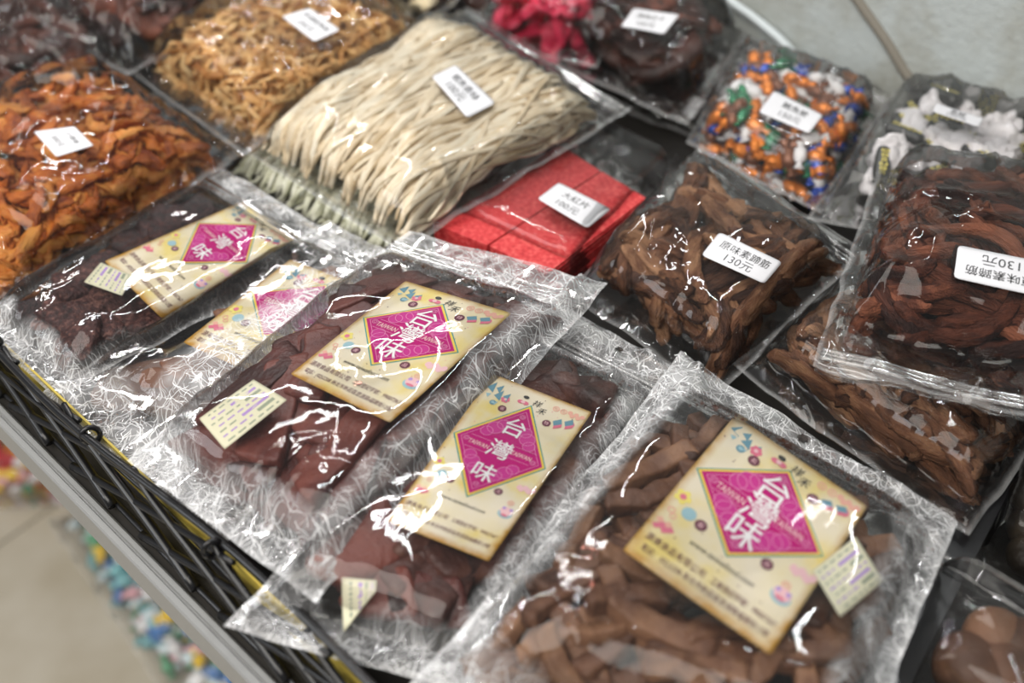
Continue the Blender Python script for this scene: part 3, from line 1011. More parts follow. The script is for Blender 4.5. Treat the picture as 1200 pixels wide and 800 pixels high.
    for i in range(6):
        a.disc(0.84 + 0.028 * i * 0.9, Y(0.79) + 0.016 * math.sin(i * 2.1), 0.025, 'pinkish', 2, 0.03)
    a.on('lion_dance_motif').ring(0.86, Y(0.935), 0.03, 0.010, 'peach', 2); a.ring(0.86, Y(0.935), 0.012, 0.006, 'peach', 2, 10)
    a.disc(0.87, Y(1.03), 0.068, 'skyblue', 2, 0.055); a.disc(0.87, Y(1.01), 0.058, 'pinkish', 3, 0.05)
    for x in (0.835, 0.905):
        a.disc(x, Y(0.99), 0.017, 'violet', 4, n=10)
    a.disc(0.87, Y(1.045), 0.034, 'rose', 4, 0.014)
    a.on('speckles')
    r = random.Random(5 + seed)
    for _ in range(46):
        a.disc(r.uniform(0.03, 0.97), Y(r.uniform(0.03, 1.39)), r.uniform(0.003, 0.006), 'maroon' if r.random() < 0.7 else 'rose', 1, n=6)
    a.on('web_address').text('www.taiwafood.com', 0.49, Y(1.075), 0.062, 'ink', 2, width=0.44, skew=0.25)
    a.on('company_line').text('源美食品有限公司', 0.25, Y(1.225), 0.062, 'maroon', 3, width=0.40)
    a.on('company_line').text('工廠登記字號：99007367', 0.715, Y(1.225), 0.055, 'maroon', 3, width=0.44)
    a.on('address_line').text('電話：(02)2208 新北市新莊區思源路福壽街12號', 0.50, Y(1.315), 0.055, 'maroon', 3, width=0.86)
    a.emit()
    return pl


def price_sticker(bag, quad, line1, line2, parent=None):
    fl = Flat(bag, quad, 12, 9, off=0.0024, inside=False)
    st = sheet('price_sticker', fl, M['sticker'], bag.root, corner=0.05, n=18)
    a = Art(fl, st)
    h = a.asp
    if line1: a.on('product_name').text(line1, 0.5, h * 0.33, 0.155 if len(line1) > 3 else 0.17, 'ink', 1, bold=0.003)
    if line2: a.on('price').text(line2, 0.5, h * 0.70, 0.185, 'ink_grey', 1)
    a.emit()
    return st


def ingredient_label(bag, quad, seed):
    fl = Flat(bag, quad, 12, 14, off=-0.0002)
    st = sheet('ingredient_label', fl, M['ing_paper'], bag.root, corner=0.01, n=16)
    a = Art(fl, st)
    h = a.asp
    r = random.Random(seed)
    for i in range(7):
        x = 0.10 + i * 0.135
        a.on('text_column')
        if i % 3 == 1:
            a.poly([(x - 0.035, h * 0.1), (x + 0.035, h * 0.1), (x + 0.035, h * 0.55), (x - 0.035, h * 0.55)], 'violet', 1)
            y = 0.65
        elif i % 3 == 2:
            a.poly([(x - 0.04, h * 0.08), (x + 0.04, h * 0.08), (x + 0.04, h * 0.36), (x - 0.04, h * 0.36)], 'sage', 1)
            y = 0.45
        else:
            y = 0.08
        while y < 0.9:
            l = r.uniform(0.04, 0.13)
            a.poly([(x - 0.018, h * y), (x + 0.018, h * y), (x + 0.018, h * min(y + l, 0.93)), (x - 0.018, h * min(y + l, 0.93))], 'violet' if i % 2 else 'sage', 1)
            y += l + 0.05
    a.emit()
    return st


# ------------------------------------------------------------------ pieces that fill the bags
def sines(p, seed, freq, amp):
    r = np.random.default_rng(seed)
    o = np.zeros(len(p))
    for k in range(6):
        d = r.normal(size=3); d /= np.linalg.norm(d)
        o += np.sin(p @ d * freq * r.uniform(0.6, 1.8) * 6.283 + r.uniform(0, 6.28)) / 6 ** 0.5
    return o * amp


def sweep_piece(L, w, h, nl=14, nc=12, e=3.0, blunt=7.0, bend=0.0, zbend=0.0, twist=0.0, namp=0.0004, nfreq=80, ridge=0, ramp=0.0, taper=0.0, seed=0, cut=0.0):
    """one closed, blunt ended, rounded bar with bends, twist, ridges and lumps"""
    u = -np.cos(np.linspace(0, math.pi, nl)) * 0.5
    u = 0.55 * u + 0.45 * np.linspace(-0.5, 0.5, nl)
    prof = np.clip(1 - np.abs(2 * u) ** blunt, 0.0, 1) ** (1 / 2.2)
    prof = np.maximum(prof, 0.02) * (1 + taper * u * 2)
    th = np.linspace(0, 2 * math.pi, nc, endpoint=False)
    cy = np.sign(np.cos(th)) * np.abs(np.cos(th)) ** (2 / e)
    cz = np.sign(np.sin(th)) * np.abs(np.sin(th)) ** (2 / e)
    rd = 1 + (ramp * np.cos(th * ridge) if ridge else 0)
    r = np.random.default_rng(seed)
    ph = r.uniform(0, 6.28, 3)
    V = []
    for ui, pi in zip(u, prof):
        y = cy * rd * w / 2 * pi; z = cz * rd * h / 2 * pi
        a = twist * ui * 2
        y, z = y * math.cos(a) - z * math.sin(a), y * math.sin(a) + z * math.cos(a)
        k = ui * 2
        oy = bend * L * (k * k - 0.33) + 0.05 * L * bend * math.sin(k * 4 + ph[0])
        oz = zbend * L * (k * k - 0.33) + 0.3 * zbend * L * math.sin(k * 5 + ph[1])
        V.append(np.stack([ui * L * (1 - 0.4 * bend * bend * k * k) + cut * y * (k if abs(k) > 0.5 else k * 0.5) * np.sign(math.sin(seed * 2.3)), y + oy, z + oz], 1))
    V = np.concatenate(V)
    d = sines(V, seed + 5, nfreq, namp) + sines(V, seed + 6, nfreq * 2.6, namp * 0.45)
    c = np.repeat(V.reshape(nl, nc, 3).mean(1), nc, axis=0)
    n = V - c; n /= np.linalg.norm(n, axis=1)[:, None] + 1e-9
    V = V + n * d[:, None]
    F = []
    for i in range(nl - 1):
        for j in range(nc):
            F.append((i * nc + j, (i + 1) * nc + j, (i + 1) * nc + (j + 1) % nc, i * nc + (j + 1) % nc))
    F.append(tuple(range(nc)))
    F.append(tuple((nl - 1) * nc + j for j in reversed(range(nc))))
    me = bpy.data.meshes.new('piece')
    me.from_pydata(V.tolist(), [], F)
    me.polygons.foreach_set('use_smooth', np.ones(len(me.polygons), dtype=bool))
    return me


def ball_piece(r, seed, squash=0.85, namp=0.0006, nu=20, nv=12, crease=False):
    th = np.linspace(0, math.pi, nv); ph = np.linspace(0, 2 * math.pi, nu, endpoint=False)
    V = np.array([(r * math.sin(a) * math.cos(b), r * math.sin(a) * math.sin(b), r * squash * math.cos(a)) for a in th[1:-1] for b in ph] + [(0, 0, r * squash), (0, 0, -r * squash)])
    d = sines(V, seed, 1 / (r * (0.9 if crease else 3)), namp)
    V += V / np.linalg.norm(V, axis=1)[:, None] * d[:, None]
    m = nv - 2
    F = [(i * nu + j, (i + 1) * nu + j, (i + 1) * nu + (j + 1) % nu, i * nu + (j + 1) % nu) for i in range(m - 1) for j in range(nu)]
    F += [(m * nu, j, (j + 1) % nu) for j in range(nu)] + [(m * nu + 1, (m - 1) * nu + (j + 1) % nu, (m - 1) * nu + j) for j in range(nu)]
    me = bpy.data.meshes.new('piece')
    me.from_pydata(V.tolist(), [], F)
    me.polygons.foreach_set('use_smooth', np.full(len(me.polygons), not crease, dtype=bool))
    return me


def candy_piece(L, r, seed, fan=0.8):
    """twist-wrapped sweet: round body, two pinched necks, two pleated fans"""
    u = np.array([-1, -0.86, -0.72, -0.58, -0.5, -0.3, 0, 0.3, 0.5, 0.58, 0.72, 0.86, 1.0]) * L / 2
    rr = np.array([1.0, 0.85, 0.6, 0.25, 0.62, 0.95, 1.0, 0.95, 0.62, 0.25, 0.6, 0.85, 1.0]) * r
    flat = np.array([0.25, 0.25, 0.3, 0.6, 0.9, 1, 1, 1, 0.9, 0.6, 0.3, 0.25, 0.25])
    nc = 14
    th = np.linspace(0, 2 * math.pi, nc, endpoint=False)
    rng = np.random.default_rng(seed)
    V = []
    for i in range(len(u)):
        pleat = 1 + (0.16 * np.cos(th * 7) if abs(u[i]) > L * 0.28 else 0.03 * np.cos(th * 5 + i))
        k = fan if abs(u[i]) > L * 0.3 else 1
        V.append(np.stack([np.full(nc, u[i]) + rng.normal(0, L * 0.012, nc), rr[i] * k * np.cos(th) * pleat, rr[i] * k * flat[i] * np.sin(th) * pleat + rng.normal(0, r * 0.04, nc)], 1))
    V = np.concatenate(V)
    nl = len(u)
    F = [(i * nc + j, (i + 1) * nc + j, (i + 1) * nc + (j + 1) % nc, i * nc + (j + 1) % nc) for i in range(nl - 1) for j in range(nc)]
    F += [tuple(range(nc)), tuple((nl - 1) * nc + j for j in reversed(range(nc)))]
    me = bpy.data.meshes.new('piece')
    me.from_pydata(V.tolist(), [], F)
    me.polygons.foreach_set('use_smooth', np.ones(len(me.polygons), dtype=bool))
    return me


def spread_points(n, s0, s1, t0, t1, asp, rng):
    """evenly scattered points in a rectangle"""
    pts = []
    for i in range(n):
        best, bd = None, -1
        for _ in range(8):
            c = (rng.uniform(s0, s1), rng.uniform(t0, t1))
            if not pts:
                best = c; break
            q = np.array(pts[-160:])
            d = np.min((q[:, 0] - c[0]) ** 2 + ((q[:, 1] - c[1]) * asp) ** 2)
            if d > bd: best, bd = c, d
        pts.append(best)
    return pts


def fill(bag, name, label, cat, group, meshes, mats, n, region=(0.12, 0.88, 0.2, 0.88), layers=3, gap=0.006, clear=0.003, thick=0.006, yaw=None, yaw_sd=0.5, tilt=0.12,
         scale=(0.85, 1.15), seed=0, mat_w=None, merge=False):
    rng = np.random.default_rng(seed + 1000)
    asp = bag.L / bag.W
    per = n // layers
    c = 0
    MV, MF, mo = [], [], 0
    for layer in range(layers):
        for (s, t) in spread_points(per, *region, asp, rng):
            me = meshes[int(rng.integers(len(meshes)))]
            half = 0.5 * max(abs(v.co.x) for v in me.vertices) * 2
            best = None
            for attempt in range(9):
                ang = rng.uniform(0, 2 * math.pi) if yaw is None else yaw + rng.normal(0, yaw_sd)
                if attempt > 6: ang = rng.uniform(0, 2 * math.pi)
                k = rng.uniform(*scale)
                es, et = half * k * abs(math.cos(ang)) * 0.92 / bag.W, half * k * abs(math.sin(ang)) * 0.92 / bag.L
                lo_s, hi_s, lo_t, hi_t = bag.side + 0.005 + es, 0.995 - bag.side - es, bag.head + 0.005 + et, 0.995 - bag.foot - et
                if lo_s < hi_s and lo_t < hi_t:
                    s2, t2 = min(max(s, lo_s), hi_s), min(max(t, lo_t), hi_t)
                    mv = math.hypot((s2 - s) * bag.W, (t2 - t) * bag.L)
                    if best is None or mv < best[0] - 0.004:
                        best = (mv, s2, t2, ang, k)
                    if mv < 0.003:
                        break
            if best is None:
                continue
            s, t, ang, k = best[1:]
            sa, ta = np.array([s]), np.array([t])
            e0 = float(bag.env(sa, ta)[0])
            depth = clear + layer * gap + rng.uniform(0, gap) + thick * 0.5
            near = min((float(np.min(np.hypot((q[:, 0] - s) * bag.W, (q[:, 1] - t) * bag.L))) for q in bag.sheets), default=1.0)
            under = float(np.clip(1 - (near - 0.006) / 0.016, 0, 1))
            depth += 0.006 * under
            h = e0 - depth
            if h < thick * 0.4:
                if e0 < thick + clear or layer > 1: continue
                h = thick * 0.4 + rng.uniform(0, 0.001)
            p = bag.surf(sa, ta, np.array([h]))[0]
            ep = 0.03
            ds = bag.surf(np.array([min(s + ep, 1)]), ta, bag.env(np.array([min(s + ep, 1)]), ta))[0] - bag.surf(np.array([max(s - ep, 0)]), ta, bag.env(np.array([max(s - ep, 0)]), ta))[0]
            dt = bag.surf(sa, np.array([min(t + ep, 1)]), bag.env(sa, np.array([min(t + ep, 1)])))[0] - bag.surf(sa, np.array([max(t - ep, 0)]), bag.env(sa, np.array([max(t - ep, 0)])))[0]
            nn = np.cross(dt, ds)
            if nn @ bag.N < 0: nn = -nn
            nn = nn / np.linalg.norm(nn) * 0.75 + bag.N * 0.25
            nn = nn + rng.normal(0, tilt * (1 - 0.7 * under), 3); nn /= np.linalg.norm(nn)
            x = (ds / np.linalg.norm(ds)) * math.cos(ang) + (dt / np.linalg.norm(dt)) * math.sin(ang)
            x = x - nn * (x @ nn); x /= np.linalg.norm(x)
            y = np.cross(nn, x)
            co = np.empty(3 * len(me.vertices), dtype=np.float32); me.vertices.foreach_get('co', co)
            X = co.reshape(-1, 3) @ (np.stack([x, y, nn]) * k) + p
            ls, lt, lh = bag.local(X)
            inb = (ls > 0.015) & (ls < 0.985) & (lt > 0.01) & (lt < 0.99)
            lim = np.where(inb, bag.env(np.clip(ls, 0, 1), np.clip(lt, 0, 1)), 0) - 0.0006 - 0.0028 * under
            ex = float(np.max(lh - lim))
            if ex > 0:
                p = p - bag.N * ex
                h -= ex
            low = float(np.min(lh)) - max(ex, 0)
            if low < -0.010 or not inb.all():
                continue
            if merge:
                X = X if ex <= 0 else X - bag.N * ex
                MV.append(X)
                MF += [tuple(i + mo for i in q.vertices) for q in me.polygons]
                mo += len(X)
                continue
            o = bpy.data.objects.new(name, me)
            m = Matrix(((x[0] * k, y[0] * k, nn[0] * k, p[0]), (x[1] * k, y[1] * k, nn[1] * k, p[1]), (x[2] * k, y[2] * k, nn[2] * k, p[2]), (0, 0, 0, 1)))
            o.matrix_world = m
            COL.objects.link(o)
            if len(mats) > 1:
                if not me.materials: me.materials.append(mats[0])
                o.material_slots[0].link = 'OBJECT'
                o.material_slots[0].material = mats[int(rng.choice(len(mats), p=mat_w))]
            elif not me.materials:
                me.materials.append(mats[0])
            tag(o, label, cat, group)
            c += 1
    if merge:
        V = np.concatenate(MV); ctr = V.mean(0)
        o = mesh_obj(name, V - ctr, MF, mats[0])
        o.location = ctr
        tag(o, label, cat, kind='stuff')
    return c


def ribbons(bag, name, label, cat, group, mat, n, region, w=0.003, h=0.002, layers=4, gap=0.004, wander=0.05, lenr=(0.5, 1.0), seed=0, curl=0.0):
    """long strips that lie along the bag and follow its bulge"""
    rng = np.random.default_rng(seed + 500)
    s0, s1, t0, t1 = region
    for i in range(n):
        layer = i % layers
        ln = rng.uniform(*lenr) * (t1 - t0)
        a = t0 + rng.uniform(0, 1) * (t1 - t0 - ln)
        m = 22
        t = np.linspace(a, a + ln, m)
        sc = s0 + (s1 - s0) * ((i * 0.6180339) % 1)
        k1, k2, f1, f2 = rng.normal(0, wander), rng.normal(0, wander * 0.5), rng.uniform(2, 5), rng.uniform(6, 11)
        sl = rng.normal(0, wander * 1.6)
        s = sc + k1 * np.sin(t * f1 + rng.uniform(0, 6)) + k2 * np.sin(t * f2 + rng.uniform(0, 6)) + sl * (t - t.mean()) * 2
        if s.max() - s.min() > s1 - s0: continue
        if s.max() > s1: s = s - (s.max() - s1) - rng.uniform(0, 0.04)
        if s.min() < s0: s = s + (s0 - s.min()) + rng.uniform(0, 0.04)
        dep = 0.0026 + layer * gap + rng.uniform(0, gap) + 0.0012 * np.sin(t * rng.uniform(10, 25) + rng.uniform(0, 6))
        e = bag.env(s, t)
        P = bag.surf(s, t, np.maximum(e - dep, 0.0015 + 0.0004 * layer))
        tg = np.gradient(P, axis=0); tg /= np.linalg.norm(tg, axis=1)[:, None]
        tw = rng.normal(0, 0.5) + rng.normal(0, 0.4) * np.linspace(-1, 1, m)
        b = np.cross(bag.N, tg); b /= np.linalg.norm(b, axis=1)[:, None]
        nrm = np.cross(tg, b)
        bb = b * np.cos(tw)[:, None] + nrm * np.sin(tw)[:, None]
        nb = np.cross(tg, bb)
        ww = w * rng.uniform(0.75, 1.25)
        prof = np.ones(m); prof[0] = prof[-1] = 0.55
        ring = [(1, 0.4), (0.6, 1), (-0.6, 1), (-1, 0.4), (-1, -0.4), (-0.6, -1), (0.6, -1), (1, -0.4)]
        nc = len(ring)
        V = np.stack([P + bb * (q[0] * ww / 2 * prof)[:, None] + nb * (q[1] * h / 2 * prof)[:, None] for q in ring], 1).reshape(-1, 3)
        c = P.mean(0)
        F = [(ii * nc + j, ii * nc + (j + 1) % nc, (ii + 1) * nc + (j + 1) % nc, (ii + 1) * nc + j) for ii in range(m - 1) for j in range(nc)]
        F += [tuple(range(nc))[::-1], tuple((m - 1) * nc + j for j in range(nc))]
        o = mesh_obj(name, V - c, F, mat)
        o.location = c
        tag(o, label, cat, group)


# fibre print: everywhere but the clear window in the middle
def fib_mask(s0=0.16, s1=0.84, t0=0.24, t1=0.80, soft=0.05, seed=3):
    def g(s, t):
        n = 0.03 * hash_noise(s * 9, t * 12, seed)
        d = np.maximum(np.maximum(s0 - s, s - s1), np.maximum(t0 - t, (t - t1)) * 1.3) + n
        return np.clip(d / soft + 0.5, 0.0, 1)
    return g


# ================================================================== the bags, from the lowest to the topmost
def Q(*c):
    return c


# ---- five label bags with white floss print
LB = 'bags of dried snacks with a cream label'
b1 = Bag('snack_bag', 'labelled floss-printed bag of dark crumbly jerky next to the orange squid bag', Q((262, 198, .035), (412, 288, .035), (66, 468, .026), (-34, 384, .03)), 0.020,
         M['film_fibre'], LB, head=0.13, foot=0.07, side=0.045, seed=11, fib=fib_mask(0.05, 0.95, 0.15, 0.9), wr=0.9)
paper_label(b1, Q((285, 235), (345, 280), (190, 373), (122, 305)), 1)
ingredient_label(b1, Q((118, 307), (155, 322), (143, 346), (98, 330)), 1)
b1.build_film(zip_at=0.09)
dc = [sweep_piece(0.036 + 0.006 * k, 0.024, 0.010, 18, 16, 3.6, 9, 0.06 * (k - 1), 0.05, 0.2, 0.0011, 90, seed=20 + k, cut=0.4, taper=0.15) for k in range(4)]
fill(b1, 'jerky_piece', 'dark crumbly jerky piece inside the bag next to the orange squid', 'jerky', 'dark crumbly jerky pieces', dc, [M['dark_crumb']], 140,
     (0.03, 0.97, 0.04, 0.97), 3, 0.005, 0.003, 0.009, seed=1)

b2 = Bag('snack_bag', 'floss-printed bag of flat cocoa brown slabs, its label half covered by the next bag', Q((386, 262, .036), (535, 338, .03), (262, 640, .025), (44, 470, .024)), 0.022,
         M['film_fibre'], LB, head=0.13, foot=0.14, side=0.045, seed=12, fib=fib_mask(0.06, 0.40, 0.15, 0.84), wr=1.0)
paper_label(b2, Q((340, 303), (455, 346), (330, 452), (214, 400)), 2)
b2.build_film(zip_at=0.09)
sl = [sweep_piece(0.075 + 0.01 * k, 0.030, 0.006, 18, 16, 6, 20, 0.03 * (k - 1), 0.05, 0.1, 0.0003, 50, seed=30 + k, cut=0.25) for k in range(3)]
fill(b2, 'jerky_slice', 'flat cocoa brown slab inside the bag with the half covered label', 'jerky', 'cocoa brown slabs', sl, [M['cocoa']], 60,
     (0.03, 0.97, 0.04, 0.97), 3, 0.005, 0.003, 0.006, yaw=math.pi / 2, yaw_sd=0.35, seed=2, tilt=0.06)

b4 = Bag('snack_bag', 'floss-printed bag of dark brown chunks between the jerky slabs and the brown sticks', Q((625, 345, .035), (806, 440, .03), (545, 812, .03), (262, 738, .045)), 0.026,
         M['film_fibre'], LB, head=0.15, foot=0.07, side=0.055, seed=14, fib=fib_mask(0.10, 0.86, 0.20, 0.93), wr=1.0)
paper_label(b4, Q((578, 437), (694, 482), (573, 657), (453, 609)), 4)
ingredient_label(b4, Q((400, 676), (441, 680), (440, 693), (402, 741)), 4)
b4.build_film(zip_at=0.10, hole=(0.62, 0.045))
ck = [sweep_piece(0.034 + 0.006 * k, 0.026, 0.013, 14, 14, 5, 12, 0.05, 0.05, 0.2, 0.0008, 70, seed=40 + k, cut=0.4) for k in range(4)]
fill(b4, 'jerky_chunk', 'dark brown chunk inside the bag between jerky slabs and brown sticks', 'jerky', 'dark brown chunks', ck, [M['chunk'], M['jerky']], 190,
     (0.03, 0.97, 0.04, 0.97), 3, 0.006, 0.003, 0.011, seed=4)

b3 = Bag('snack_bag', 'floss-printed bag of reddish jerky slabs with the sharpest, uncovered cream label', Q((478, 272, .055), (713, 337, .055), (372, 712, .05), (148, 540, .046)), 0.026,
         M['film_fibre'], LB, head=0.15, foot=0.07, side=0.055, seed=13, fib=fib_mask(0.11, 0.87, 0.17, 0.91), wr=1.0)
paper_label(b3, Q((475, 328), (600, 366), (457, 494), (340, 437)), 3)
ingredient_label(b3, Q((297, 444), (336, 468), (263, 526), (233, 490)), 3)
b3.build_film(zip_at=0.075)
jk = [sweep_piece(0.050 + 0.008 * k, 0.019 + 0.0015 * k, 0.0062, 24, 24, 8, 34, 0.03 * (k - 1.5), 0.03 * (-1) ** k, 0.12, 0.00035, 60, seed=50 + k, cut=0.4, taper=0.12) for k in range(4)]
fill(b3, 'jerky_slice', 'reddish brown jerky slab inside the bag with the sharpest label', 'jerky', 'reddish brown jerky slabs', jk, [M['jerky']], 140,
     (0.03, 0.97, 0.04, 0.97), 3, 0.006, 0.002, 0.006, yaw=math.pi / 2, yaw_sd=0.32, seed=3, tilt=0.09)

# ---- brown strips
BS = 'bags of brown fibrous strips'
b11 = Bag('snack_bag', 'zip bag of brown fibrous strips with an upright price sticker, next to the red slabs', Q((822, 170, .06), (1014, 300, .055), (838, 468, .028), (664, 346, .028)), 0.036,
          M['film_clear'], BS, head=0.12, foot=0.08, side=0.045, seed=21, wr=0.8, lam=0.04)
price_sticker(b11, Q((844, 275), (915, 309), (894, 334), (822, 302)), '原味素蹄筋', '130元')
b11.build_film(zip_at=0.05)
stp = [sweep_piece(0.066 + 0.007 * k, 0.0095 + 0.001 * (k % 3), 0.010, 22, 20, 2.6, 12, 0.22 * (k - 2.5) / 2, 0.07 * (-1) ** k, 0.25 * (-1) ** k, 0.0009, 95, 7, 0.14, seed=60 + k, cut=0.3) for k in range(6)]
fill(b11, 'dried_strip', 'brown fibrous strip inside the bag beside the red slabs', 'dried strip', 'brown strips beside the red slabs', stp, [M['strip']], 240,
     (0.03, 0.97, 0.04, 0.97), 4, 0.006, 0.003, 0.010, seed=21, tilt=0.22, yaw=0.1, yaw_sd=0.7)

b13 = Bag('snack_bag', 'clear bag of brown fibrous strips lying under the bag with the upside-down sticker', Q((985, 330, .03), (1240, 480, .03), (1134, 634, .03), (856, 432, .03)), 0.030,
          M['film_clear'], BS, head=0.08, foot=0.14, side=0.045, seed=22, wr=1.1, lam=0.04)
b13.build_film()
stq = [sweep_piece(0.062 + 0.006 * k, 0.0095 + 0.001 * (k % 3), 0.009, 22, 20, 2.6, 12, 0.2 * (k - 1.5) / 2, 0.07 * (-1) ** k, 0.25 * (-1) ** k, 0.0009, 95, 7, 0.14, seed=70 + k, cut=0.3) for k in range(5)]
fill(b13, 'dried_strip', 'brown fibrous strip inside the bag under the upside-down sticker bag', 'dried strip', 'brown strips in the lower bag', stq, [M['strip']], 220,
     (0.03, 0.97, 0.04, 0.97), 4, 0.006, 0.003, 0.010, seed=22, tilt=0.2, yaw=0.0, yaw_sd=0.6)

b5 = Bag('snack_bag', 'floss-printed bag of brown bean curd sticks, the labelled bag closest to the viewer', Q((798, 418, .045), (1120, 612, .045), (985, 960, .05), (455, 842, .05)), 0.030,
         M['film_fibre'], LB, head=0.12, foot=0.10, side=0.055, seed=15, fib=fib_mask(0.14, 0.88, 0.14, 0.90), wr=1.0, nu=140, nv=170)
paper_label(b5, Q((862, 485), (1017, 592), (903, 766), (730, 643)), 5)
ingredient_label(b5, Q((1003, 628), (1036, 680), (985, 722), (952, 668)), 5)
b5.build_film(zip_at=0.09, hole=(0.5, 0.035))
sk = [sweep_piece(0.036 + 0.005 * k, 0.0110, 0.0090, 18, 18, 5.5, 40, 0.05 * (k - 1.5), 0.05, 0.15, 0.0005, 70, seed=80 + k) for k in range(4)]
fill(b5, 'bean_curd_stick', 'brown bean curd stick inside the labelled bag closest to the viewer', 'bean curd stick', 'brown sticks in the front bag', sk, [M['stick']], 290,
     (0.03, 0.97, 0.04, 0.97), 4, 0.006, 0.003, 0.009, seed=5, tilt=0.18)

# ---- orange squid
b6 = Bag('snack_bag', 'crinkled bag of orange squid shreds with a 300 sticker near its top', Q((136, 84, .045), (288, 184, .045), (-5, 372, .03), (-205, 232, .03)), 0.045,
         M['film_clear'], head=0.06, foot=0.08, side=0.06, seed=31, wr=2.0, lam=0.05, p=(5, 5))
price_sticker(b6, Q((88, 151), (111, 173), (67, 187), (41, 157)), '小卷絲', '300元')
b6.build_film()
org = [sweep_piece(0.022 + 0.005 * k, 0.008 + 0.002 * (k % 3), 0.0040, 18, 14, 2.6, 10, 0.3 * (k - 2) / 2, 0.08 * (-1) ** k, 0.5 * (-1) ** k, 0.0013, 80, 5, 0.12, seed=90 + k, cut=0.5) for k in range(5)]
fill(b6, 'squid_shred', 'orange squid shred inside the crinkled bag at the counter edge', 'squid shred', 'orange squid shreds', org, [M['orange']], 400,
     (0.08, 0.92, 0.10, 0.9), 4, 0.006, 0.004, 0.006, seed=31, tilt=0.16, scale=(0.8, 1.25))
fill(b6, 'squid_shred_mass', 'rest of the orange squid shreds deeper in the crinkled bag', 'squid shreds', None, org, [M['orange']], 360, (0.03, 0.97, 0.04, 0.97), 3, 0.006, 0.012, 0.006, seed=131, tilt=0.12, merge=True)

# ---- pale strips
b9 = Bag('snack_bag', 'bag of pale greenish fish strips lying under the cream fish strips', Q((560, 60, .012), (725, 170, .012), (474, 336, .016), (252, 204, .02)), 0.030,
         M['film_clear'], head=0.12, foot=0.03, side=0.03, seed=33, wr=1.0)
b9.build_film()
ribbons(b9, 'fish_ribbon', 'pale greenish fish strip inside the lower bag of strips', 'fish strip', 'pale greenish fish strips', M['noodle_green'], 170, (0.03, 0.97, 0.5, 0.975), 0.0040, 0.0024, 4, 0.004, 0.06, (0.75, 1.0), 33)

b7 = Bag('snack_bag', 'bag of golden brown squid shreds behind the orange squid bag', Q((368, -12, .07), (522, 46, .065), (286, 184, .05), (148, 84, .05)), 0.036,
         M['film_clear'], head=0.07, foot=0.10, side=0.05, seed=32, wr=1.6, lam=0.045)
price_sticker(b7, Q((364, 12), (399, 38), (369, 52), (331, 22)), '炭燒魷魚絲', '200元')
b7.build_film()
gol = [sweep_piece(0.024 + 0.005 * k, 0.0052, 0.0028, 18, 8, 2.6, 16, 0.35 * (k - 2) / 2, 0.15 * (-1) ** k, 0.6, 0.0006, 80, seed=100 + k) for k in range(5)]
fill(b7, 'squid_thread', 'golden brown curly squid shred inside the bag behind the orange squid', 'squid shred', 'golden squid shreds', gol, [M['golden']], 330,
     (0.08, 0.92, 0.10, 0.9), 4, 0.006, 0.004, 0.004, seed=32, tilt=0.14, scale=(0.8, 1.3))
fill(b7, 'squid_thread_mass', 'rest of the golden brown squid shreds deeper in the bag', 'squid shreds', None, gol, [M['golden']], 700, (0.03, 0.97, 0.04, 0.97), 4, 0.004, 0.008, 0.004, seed=132, tilt=0.12, merge=True)

b8 = Bag('snack_bag', 'big zip bag of long cream fish strips with a 100 sticker', Q((548, 12, .065), (742, 128, .060), (470, 300, .042), (283, 176, .042)), 0.034,
         M['film_clear'], head=0.11, foot=0.05, side=0.04, seed=34, wr=0.9, lam=0.05, p=(7, 7))
price_sticker(b8, Q((534, 79), (581, 124), (547, 141), (506, 93)), '鱈魚香絲', '100元')
b8.build_film(zip_at=0.035)
ribbons(b8, 'fish_strip', 'long cream fish strip inside the big zip bag', 'fish strip', 'long cream fish strips', M['noodle'], 300, (0.045, 0.955, 0.125, 0.965), 0.0044, 0.0028, 4, 0.0024, 0.062, (0.45, 0.98), 34)

# ---- red slabs
b10 = Bag('snack_bag', 'zip bag holding two stacks of red fish sheets with a 100 sticker', Q((655, 130, .012), (806, 206, .012), (668, 366, .008), (490, 280, .008)), 0.0415,
          M['film_clear'], head=0.15, foot=0.03, side=0.04, seed=35, wr=0.15, head_wr=32.0, p=(24, 24), q=0.4, lump=0.0)
price_sticker(b10, Q((655, 217), (714, 247), (687, 270), (630, 236)), '大紅片', '100元')
b10.build_film(zip_at=0.05)


def red_stack(bag, top_px, z_top, z_bot, n, label):
    """a block of thin red sheets whose top corners are given by pixels"""
    top = [at(x, y, z_top) for x, y in top_px]
    ctr = sum(top) / 4
    V, F = [], []
    r = random.Random(n)
    th = (z_top - z_bot) / n
    for k in range(n):
        dx, dy = r.uniform(-0.0005, 0.0005), r.uniform(-0.0005, 0.0005)
        o = len(V)
        for z in (z_top - k * th, z_top - (k + 1) * th + 0.00025):
            for c in top:
                V.append((c[0] + dx, c[1] + dy, TABLE + z))
        F += [(o, o + 1, o + 2, o + 3), (o + 7, o + 6, o + 5, o + 4)] + [(o + i, o + 4 + i, o + 4 + (i + 1) % 4, o + (i + 1) % 4) for i in range(4)]
    V = np.array(V); c = np.array([ctr[0], ctr[1], TABLE + z_bot])
    o = mesh_obj('fish_sheet_stack', V - c, F, M['red_slab'], smooth=False)
    o.location = c
    tag(o, label, 'fish sheets', 'stacks of red fish sheets')
    bv = o.modifiers.new('soft edges', 'BEVEL'); bv.width = 0.0002; bv.segments = 1


red_stack(b10, ((657, 170), (704, 200), (571, 287), (508, 262)), 0.043, 0.010, 16, 'red fish sheet stack beside the cream fish strips')
red_stack(b10, ((705.5, 201), (757, 232), (640, 322), (573, 288)), 0.043, 0.010, 17, 'red fish sheet stack beside the brown fibrous strips')

